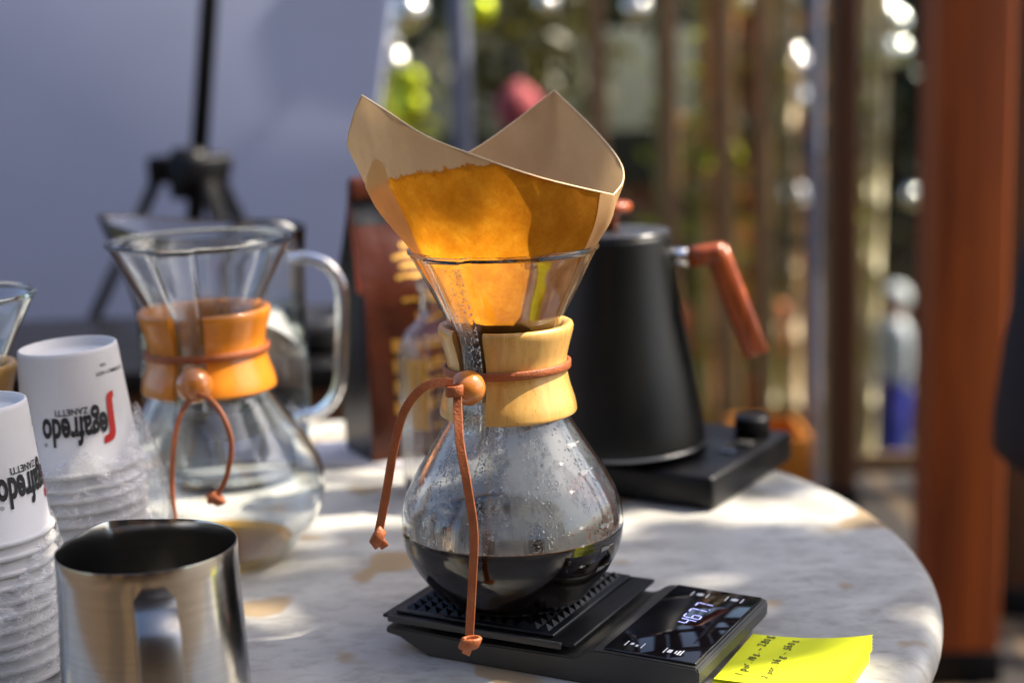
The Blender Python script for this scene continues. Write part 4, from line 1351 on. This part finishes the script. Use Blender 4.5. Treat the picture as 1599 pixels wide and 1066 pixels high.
shr = [
    (-2.8, 13.6, (2.6, 0.9, 2.6), 2.4, LEAF_D, 9000, 0.16, 'tall dark hedge tree far behind the blue-grey backdrop'),
    (1.0, 13.8, (2.4, 0.9, 2.6), 2.4, LEAF_D, 9000, 0.16, 'tall dark hedge tree far behind the paper filter'),
    (4.6, 13.8, (2.4, 0.9, 2.6), 2.4, LEAF_D, 9000, 0.16, 'tall dark hedge tree far behind the kettle and glass screen'),
    (7.6, 13.8, (2.4, 0.9, 2.6), 2.4, LEAF_D, 6000, 0.16, 'tall dark hedge tree far behind the orange post'),
    (-1.6, 10.5, (2.2, 1.2, 2.0), 2.4, LEAF_D, 5200, 0.13, 'dark evergreen shrub beyond the terrace behind the blue-grey backdrop'),
    (0.55, 11.5, (1.6, 1.0, 2.3), 2.4, LEAF_D, 6000, 0.13, 'dark evergreen shrub straight behind the paper filter'),
    (2.2, 11.8, (1.5, 1.0, 2.4), 2.4, LEAF_D, 5600, 0.13, 'dark evergreen shrub behind the kettle handle'),
    (4.2, 12.2, (1.7, 1.0, 2.4), 2.4, LEAF_D, 5600, 0.13, 'dark evergreen shrub behind the glass screen and orange post'),
    (-0.52, 7.6, (0.34, 0.34, 0.75), 2.75, LEAF_Y, 300, 0.085, 'yellow-green sunlit shrub between the backdrop edge and the steel pole'),
    (0.10, 7.95, (0.5, 0.35, 0.7), 3.2, LEAF_OL, 700, 0.10, 'olive-green bush above the left side of the paper filter'),
    (1.45, 8.2, (0.55, 0.45, 1.3), 2.2, LEAF_O, 1500, 0.09, 'rusty dry-leaved bush behind the kettle handle'),
    (0.62, 7.0, (0.45, 0.4, 1.0), 1.7, LEAF_O, 900, 0.09, 'low tawny bush behind the kettle lid'),
]
for k, (x, y, rad, h, mt, n, lf, lab) in enumerate(shr):
    shrub(x, y, -2.2, rad, h, mt, n, lf, lab, 100 + k, group='shrubs beyond the terrace')
WALLM = pbr('dark_backing', (0.075, 0.042, 0.02), 0.9, c2=(0.04, 0.03, 0.014), nscale=2.5)
gw = box('backing_wall', WALLM, (30, 0.4, 6.5), (2, 16, 1.05))  # dark backing put in to keep bright sky out of the shrub gaps
tag(gw, 'added dark brown wall closing bright gaps behind the shrubs', 'wall')
# bamboo canes standing in for gold and green reflections in glass
CANE = [pbr('cane_tan', (0.56, 0.32, 0.08), 0.45, c2=(0.40, 0.20, 0.04), nscale=3), pbr('cane_orange', (0.62, 0.22, 0.025), 0.45, c2=(0.44, 0.13, 0.015), nscale=3), pbr('cane_olive', (0.27, 0.23, 0.03), 0.45, c2=(0.16, 0.13, 0.02), nscale=3), pbr('cane_pale', (0.52, 0.40, 0.20), 0.45, c2=(0.34, 0.25, 0.11), nscale=3)]
rn = random.Random(21)
canes = [(0.56, 5.6, 2, 'olive'), (0.60, 5.7, 0, 'tan'), (0.665, 5.55, 2, 'olive'), (0.72, 5.7, 1, 'orange'), (0.765, 5.6, 0, 'tan'), (0.81, 5.75, 1, 'orange'), (0.86, 5.6, 0, 'tan'), (0.905, 5.7, 1, 'orange'), (0.95, 5.65, 2, 'olive'), (1.08, 5.6, 3, 'pale'), (1.135, 5.7, 3, 'pale'), (1.285, 5.6, 3, 'pale'), (1.325, 5.7, 3, 'pale')]
cane_col = {'olive': 'olive', 'tan': 'tan', 'orange': 'orange-brown', 'pale': 'pale cream'}
for kc, (x, y, ci, w) in enumerate(canes):
    cane_lab = cane_col[w] + ' cane standing in for a glass reflection, ' + ORD[kc] + ' from the left in the row behind the kettle handle'
    o = empty('streak_cane', (x, y, -2.2), cane_lab, 'bamboo', 'canes standing in for reflections behind the kettle')
    r_ = rn.uniform(0.016, 0.026)
    H = rn.uniform(3.3, 4.0)
    pr = []
    z = 0.0
    while z < H:
        pr += [(r_, z), (r_, z + 0.225), (r_ * 1.16, z + 0.24), (r_ * 1.02, z + 0.25)]
        z += 0.25
    st_ = lathe('stem', pr, CANE[ci], o, n=12)
    st_.rotation_euler = (R(rn.uniform(-1, 1)), R(rn.uniform(-1.2, 1.2)), 0)
    foliage('leaves', LEAF_Y if rn.random() < 0.25 else LEAF_OL, o, 26, (0, 0, H * 0.8), (0.12, 0.12, 0.9), 0.08, rn.randrange(999), 10)
# shiny balls added on cords and a cable: each blurs into a glint disc
SILVER = pbr('glint_silver', (0.88, 0.86, 0.80), 0.16, metal=1.0)
LIME = pbr('glint_lime', (0.62, 0.70, 0.04), 0.16, metal=1.0)
bm = bmesh.new()
bmesh.ops.create_uvsphere(bm, u_segments=24, v_segments=16, radius=1.0)
me_s = bpy.data.meshes.new('ball'); bm.to_mesh(me_s); bm.free()
me_s.polygons.foreach_set('use_smooth', [True] * len(me_s.polygons)); me_s.materials.append(SILVER)
me_l = me_s.copy(); me_l.materials.clear(); me_l.materials.append(LIME)
line = sweep('cable', catmull([(-3.2, 7.2, 2.6), (0.5, 7.2, 2.45), (4.2, 7.2, 2.6)], 12), BLACKM, None, r=0.006, sides=6)
tag(line, 'thin black cable added to carry the glint balls, above the picture', 'cable')
orn = [(-0.425, 1.325, 0.085, 0), (-0.47, 1.27, 0.06, 0), (-0.545, 1.185, 0.08, 0), (-0.50, 1.10, 0.06, 0), (-0.43, 1.005, 0.07, 1), (-0.436, 0.895, 0.075, 1), (-0.10, 1.315, 0.075, 1), (0.62, 1.31, 0.06, 0), (0.21, 1.345, 0.05, 0),
       (1.765, 1.235, 0.07, 0), (1.81, 1.20, 0.065, 0), (1.755, 1.08, 0.075, 0), (1.82, 1.075, 0.06, 0), (1.37, 1.0, 0.085, 0), (1.345, 1.06, 0.06, 0), (1.36, 0.875, 0.06, 0), (1.345, 0.43, 0.065, 0), (1.30, 0.335, 0.055, 0), (1.41, 0.329, 0.07, 0), (1.675, 0.60, 0.07, 0), (1.66, 0.53, 0.055, 0), (1.90, 0.40, 0.05, 0), (1.10, 1.32, 0.06, 0), (1.30, 1.34, 0.06, 0)]
for k, (x, z, r_, kind) in enumerate(orn):
    side_ = 'beside the backdrop' if x < -0.2 else ('above the paper filter' if x < 0.9 else ('left of the thin steel pole' if x < 1.5 else 'behind the glass screen'))
    zone = lambda q: 0 if q < -0.2 else (1 if q < 0.9 else (2 if q < 1.5 else 3))
    rank = sorted([q[1] for q in orn if zone(q[0]) == zone(x)], reverse=True).index(z)
    o = empty('glint_ball', (x, 7.2, z), ('lime' if kind else 'silver') + ' ball added as a sun glint, ' + ORD[rank] + ' from the top of those ' + side_, 'glint', 'shiny balls added as far sun glints in the garden')
    share('ball', me_l if kind else me_s, o, scale=(r_,) * 3)
    sweep('cord', [(0, 0, r_ * 0.98), (0, 0, 2.5 - z)], BLACKM, o, r=0.003, sides=5)
# grey-green awning of a far kiosk and a pink parasol beside it
AWN = pbr('awning_canvas', (0.024, 0.030, 0.015), 0.85, c2=(0.018, 0.022, 0.011), nscale=4)
kio = empty('kiosk', (0.42, 9.2, -2.2), 'kiosk with a grey-green canvas awning in the garden behind the filter', 'kiosk')
box('awning', AWN, (1.75, 0.9, 0.05), (0, -0.35, 3.15), kio, 0.01, rot=(R(38), 0, 0))
box('valance', AWN, (1.75, 0.02, 0.30), (0, -0.73, 2.74), kio)
box('back_wall', DKTIMBER, (1.7, 0.05, 2.6), (0, 0.45, 1.3), kio)
for sx_ in (-0.83, 0.83):
    box('post', TANT, (0.06, 0.06, 3.4), (sx_, -0.2, 1.7), kio)
box('counter', DKTIMBER, (1.7, 0.4, 0.06), (0, -0.4, 1.0), kio)
PINK = pbr('pink_cloth', (0.34, 0.06, 0.07), 0.8)
ps = empty('parasol', (0.06, 6.6, -2.2), 'closed pink parasol standing in the garden behind the filter', 'parasol')
lathe('canopy', [(0.012, 2.96), (0.06, 3.0), (0.085, 3.07), (0.08, 3.14), (0.02, 3.20), (0.0, 3.21)], PINK, ps, n=16, radial=lambda th, z, r: 0.012 * math.cos(th * 8) if r > 0.03 else 0)
lathe('pole', [(0.012, 0.0), (0.012, 3.3), (0.0, 3.31)], BLACKM, ps, n=12)
lathe('foot', [(0.0, 0.0), (0.2, 0.0), (0.2, 0.05), (0.02, 0.07)], BLACKM, ps, n=24)
# produce-coloured flower boxes
TERRA = pbr('terracotta', (0.45, 0.12, 0.04), 0.7)
for (x, y, mt, lab, seed) in ((0.42, 5.9, LEAF_O, 'low planter of orange flowers beyond the kettle lid', 71), (0.86, 6.2, LEAF_Y, 'low planter of yellow-green leaves beyond the kettle handle', 72)):
    o = empty('planter', (x, y, -2.2), lab, 'planter')
    box('stand', BLACKM, (0.3, 0.2, 2.1), (0, 0, 1.05), o)
    box('trough', TERRA, (0.5, 0.24, 0.2), (0, 0, 2.2), o, 0.01)
    foliage('leaves', mt, o, 260, (0, 0, 2.42), (0.26, 0.14, 0.16), 0.06, seed, 8)

# ================================================================ PEOPLE
SKIN = pbr('skin', (0.42, 0.22, 0.14), 0.55)
def person(name, loc, rz, label, joints, edges, mats, root_i, extra=None):
    o = empty(name, loc, label, 'person', rz=rz)
    me = bpy.data.meshes.new('body')
    me.from_pydata([j[0] for j in joints], edges, [])
    me.update()
    b = bpy.data.objects.new('body', me)
    col.objects.link(b); b.parent = o
    sk = b.modifiers.new('skin', 'SKIN')
    for i, j in enumerate(joints):
        me.skin_vertices[0].data[i].radius = j[1]
        me.skin_vertices[0].data[i].use_root = (i == root_i)
    ss = b.modifiers.new('sub', 'SUBSURF'); ss.levels = 2; ss.render_levels = 2
    sk.use_smooth_shade = True
    me.materials.append(mats)
    return o
def by_height(name, stops):
    """clothing colours that belong to heights of the figure: (z, colour) pairs, hard edges"""
    m, nt, out = new_mat(name)
    b = N(nt, 'ShaderNodeBsdfPrincipled'); b.inputs['Roughness'].default_value = 0.8
    sx = N(nt, 'ShaderNodeSeparateXYZ'); nt.links.new(coords(nt), sx.inputs[0])
    mr = N(nt, 'ShaderNodeMapRange'); mr.inputs[1].default_value = 0; mr.inputs[2].default_value = 2
    nt.links.new(sx.outputs[2], mr.inputs[0])
    rp = N(nt, 'ShaderNodeValToRGB'); rp.color_ramp.interpolation = 'CONSTANT'
    e = rp.color_ramp.elements
    while len(e) < len(stops): e.new(0.5)
    for k, (z, c) in enumerate(stops):
        e[k].position = z / 2; e[k].color = c4(c)
    nt.links.new(mr.outputs[0], rp.inputs[0]); nt.links.new(rp.outputs[0], b.inputs['Base Color'])
    nt.links.new(b.outputs[0], out.inputs[0])
    return m
def standing(h, arm=0.24, lean=0.0, feet=0.11, bulk=1.0):
    k = h / 1.72
    J = [((0, 0, 0.95), (0.150 * bulk, 0.105)), ((0, 0, 1.12), (0.135 * bulk, 0.10)), ((0, lean * 0.3, 1.30), (0.155 * bulk, 0.11)), ((0, lean * 0.5, 1.43), (0.11, 0.085)), ((0, lean * 0.6, 1.50), (0.055, 0.055)), ((0, lean * 0.65, 1.57), (0.075, 0.085)), ((0, lean * 0.65, 1.66), (0.075, 0.09))]
    E = [(0, 1), (1, 2), (2, 3), (3, 4), (4, 5), (5, 6)]
    for s in (-1, 1):
        b0 = len(J)
        J += [((s * 0.17, lean * 0.5, 1.42), (0.062, 0.062)), ((s * (arm - 0.005), 0.01, 1.14), (0.048, 0.048)), ((s * arm, -0.04, 0.90), (0.034, 0.034)), ((s * arm, -0.06, 0.80), (0.040, 0.022))]
        E += [(3, b0), (b0, b0 + 1), (b0 + 1, b0 + 2), (b0 + 2, b0 + 3)]
        b1_ = len(J)
        J += [((s * 0.095, 0, 0.84), (0.088 * bulk, 0.088)), ((s * feet, -0.01, 0.48), (0.062, 0.062)), ((s * feet, 0.02, 0.09), (0.042, 0.042)), ((s * feet, -0.12, 0.035), (0.042, 0.032))]
        E += [(0, b1_), (b1_, b1_ + 1), (b1_ + 1, b1_ + 2), (b1_ + 2, b1_ + 3)]
    return [((x * k, y * k, z * k), (a * k, b * k)) for (x, y, z), (a, b) in J], E
J, E = standing(1.64, arm=0.225, bulk=1.0)
near = person('person', (0.682, 1.60, 0), R(86), 'person in black top and olive-grey trousers at the right picture edge', J, E, by_height('clothes_near', [(0, (0.02, 0.02, 0.02)), (0.07, (0.10, 0.10, 0.075)), (0.665, (0.008, 0.008, 0.010)), (1.42, (0.42, 0.22, 0.14)), (1.59, (0.03, 0.02, 0.015))]), 0)
jk = lathe('jacket_skirt', [(0.190, 0.660), (0.198, 0.664), (0.197, 0.70), (0.186, 0.78), (0.168, 0.88), (0.140, 1.00)], pbr('jacket', (0.008, 0.008, 0.010), 0.8, bump=0.3, bscale=300), near, n=40)
jk.scale = (1.12, 0.80, 1.0)
J, E = standing(1.66, arm=0.19, bulk=0.95)
far = person('person', (2.655, 10.5, -2.2), R(-82), 'distant person in white top and blue trousers seen beyond the glass screen', J, E, by_height('clothes_far', [(0, (0.06, 0.05, 0.05)), (0.09, (0.016, 0.026, 0.34)), (1.02, (0.60, 0.60, 0.64)), (1.44, (0.36, 0.19, 0.13)), (1.58, (0.62, 0.61, 0.63))]), 0)
def head_bits(o, k, hz, skin, hair_mat, hair_r):
    bm = bmesh.new()
    bmesh.ops.create_uvsphere(bm, u_segments=20, v_segments=14, radius=1.0)
    for v in bm.verts:
        v.co = Vector((v.co.x * 0.090 * k, v.co.y * 0.102 * k + 0.018 * k, v.co.z * 0.105 * k + hz + 0.028 * k))
    bmesh.ops.delete(bm, geom=[v for v in bm.verts if v.co.y < -0.035 * k and v.co.z < hz + 0.06 * k], context='VERTS')
    me = bpy.data.meshes.new('hair'); bm.to_mesh(me); bm.free(); me.materials.append(hair_mat)
    me.polygons.foreach_set('use_smooth', [True] * len(me.polygons))
    share('hair', me, o)
    sweep('nose', [(0, -0.088 * k, hz + 0.01 * k), (0, -0.112 * k, hz - 0.022 * k), (0, -0.086 * k, hz - 0.028 * k)], skin, o, r=0.011 * k, sides=8)
    for s in (-1, 1):
        bm = bmesh.new(); bmesh.ops.create_icosphere(bm, subdivisions=2, radius=0.011 * k)
        me = bpy.data.meshes.new('eye'); bm.to_mesh(me); bm.free(); me.materials.append(INK)
        share('eye', me, o, (s * 0.032 * k, -0.083 * k, hz + 0.012 * k))
        sweep('ear', [(s * 0.078 * k, 0.005, hz + 0.02 * k), (s * 0.090 * k, 0.012, hz), (s * 0.078 * k, 0.008, hz - 0.03 * k)], skin, o, r=0.012 * k, sides=8)
    sweep('mouth', [(-0.022 * k, -0.086 * k, hz - 0.052 * k), (0, -0.091 * k, hz - 0.053 * k), (0.022 * k, -0.086 * k, hz - 0.052 * k)], pbr('lips', (0.34, 0.11, 0.09), 0.5), o, r=0.005 * k, sides=6)
head_bits(near, 0.955, 1.54, SKIN, INK, 0.1)
head_bits(far, 0.965, 1.555, SKIN, pbr('white_scarf', (0.62, 0.61, 0.63), 0.8), 0.1)

# ================================================================ OUT OF VIEW, SHAPED FOR LIGHT AND REFLECTIONS
FENCE = [wood('facade_gold', (0.46, 0.27, 0.09), (0.34, 0.18, 0.05), grain=(8, 8, 1), coat=0.0, rough=0.6, fl=False), wood('facade_brown', (0.16, 0.08, 0.03), (0.10, 0.05, 0.02), grain=(8, 8, 1), coat=0.0, rough=0.6, fl=False)]
fe = empty('bounce_front', (0, -4.3, 0), 'timber front added behind the camera for warm bounce and streaked reflections', 'building')  # added wall: warm bounce, with gold and dark streaks for the steel jug
boards = [box_mesh('board', FENCE[k], (0.235, 0.03, 4.8), 0.004) for k in (0, 1)]
rn = random.Random(12)
for k in range(64):
    x = -7.7 + k * 0.24
    if (k // 5) % 2 == 1:                      # window bay
        continue
    share('board', boards[0 if (x < -0.8 and k % 3 != 1) or k in (44, 54) else 1], fe, (x, 0, 2.42))
box('wall', DKTIMBER, (15.6, 0.2, 5.0), (0, -0.2, 2.5), fe)
for k in range(64):
    if (k // 5) % 2 == 1 and k % 5 == 2:
        x = -7.7 + k * 0.24
        w_ = box('window', SCREEN, (1.05, 0.02, 3.2), (x, -0.07, 2.2), fe)
        box('sill', DKTIMBER, (1.15, 0.10, 0.05), (x, -0.03, 0.55), fe)
        box('lintel', FENCE[0], (1.2, 0.06, 0.75), (x, -0.04, 4.40), fe)
box('eaves', DKTIMBER, (16, 1.1, 0.12), (0, 0.35, 5.02), fe)
def lit(x, y):
    """table-top spots kept sunny by shaping gaps into the unseen crown"""
    n1 = noise.noise(Vector((x * 9, y * 9, 0.4)))
    n2 = noise.noise(Vector((x * 22, y * 22, 3.1)))
    if y > 1.165 + 0.02 * n1 and x < -0.02: return n2 > -0.35
    if y > 1.125 + 0.035 * n1 and x >= -0.02: return n2 > -0.22
    if math.hypot((x + 0.15) / 1.8, y - 0.840) < 0.070 + 0.006 * n1: return True       # onto the filter
    if math.hypot((x + 0.2915), y - 1.048) < 0.068: return True                  # onto the second collar
    if math.hypot((x - 0.165) / 1.6, (y - 0.795)) < 0.036 + 0.008 * n2: return True   # onto the notes
    return False
tree = empty('shade_tree', (5.2, 2.6, 0.0), 'unseen leafy tree over the table, its crown gaps shaped to place the sun patches', 'tree')
sweep('trunk', catmull([(0, 0, -2.2), (0.05, 0, 0.5), (-0.15, 0.05, 2.0), (-0.5, 0.0, 3.0)], 6), BARK, tree, r=0.16, sides=14, radii=[1.25 - 0.03 * i for i in range(19)])
for (a, b) in (((-0.3, 0, 2.6), (-2.6, -0.1, 3.35)), ((-0.5, 0, 3.0), (-2.2, -1.0, 3.6)), ((-0.4, 0, 2.9), (-2.0, 0.9, 3.6))):
    a, b = Vector(a), Vector(b)
    sweep('branch', catmull([a, a.lerp(b, 0.5) + Vector((0, 0, 0.25)), b], 6), BARK, tree, r=0.05, sides=8, radii=[1.4 - 0.09 * i for i in range(13)])
V, F = [], []
rn = random.Random(77)
for k in range(5200):
    x, y = rn.uniform(-0.95, 0.95), rn.uniform(0.10, 1.70)
    h = rn.uniform(2.15, 2.75)
    if lit(x, y): continue  # leaves left out here to shape the sun patches
    p = Vector((x, y, T)) + S * (h / S.z)
    n_ = (S + rand_dir(rn) * 0.55).normalized()
    t_ = Matrix.Rotation(rn.uniform(0, 6.28), 3, n_) @ n_.orthogonal().normalized()
    l = rn.uniform(0.05, 0.085)
    leaf_mesh(V, F, p - tree.location, n_, t_, l, l * 0.62)
mesh_obj('crown', V, F, LEAF_M, tree, smooth=False)
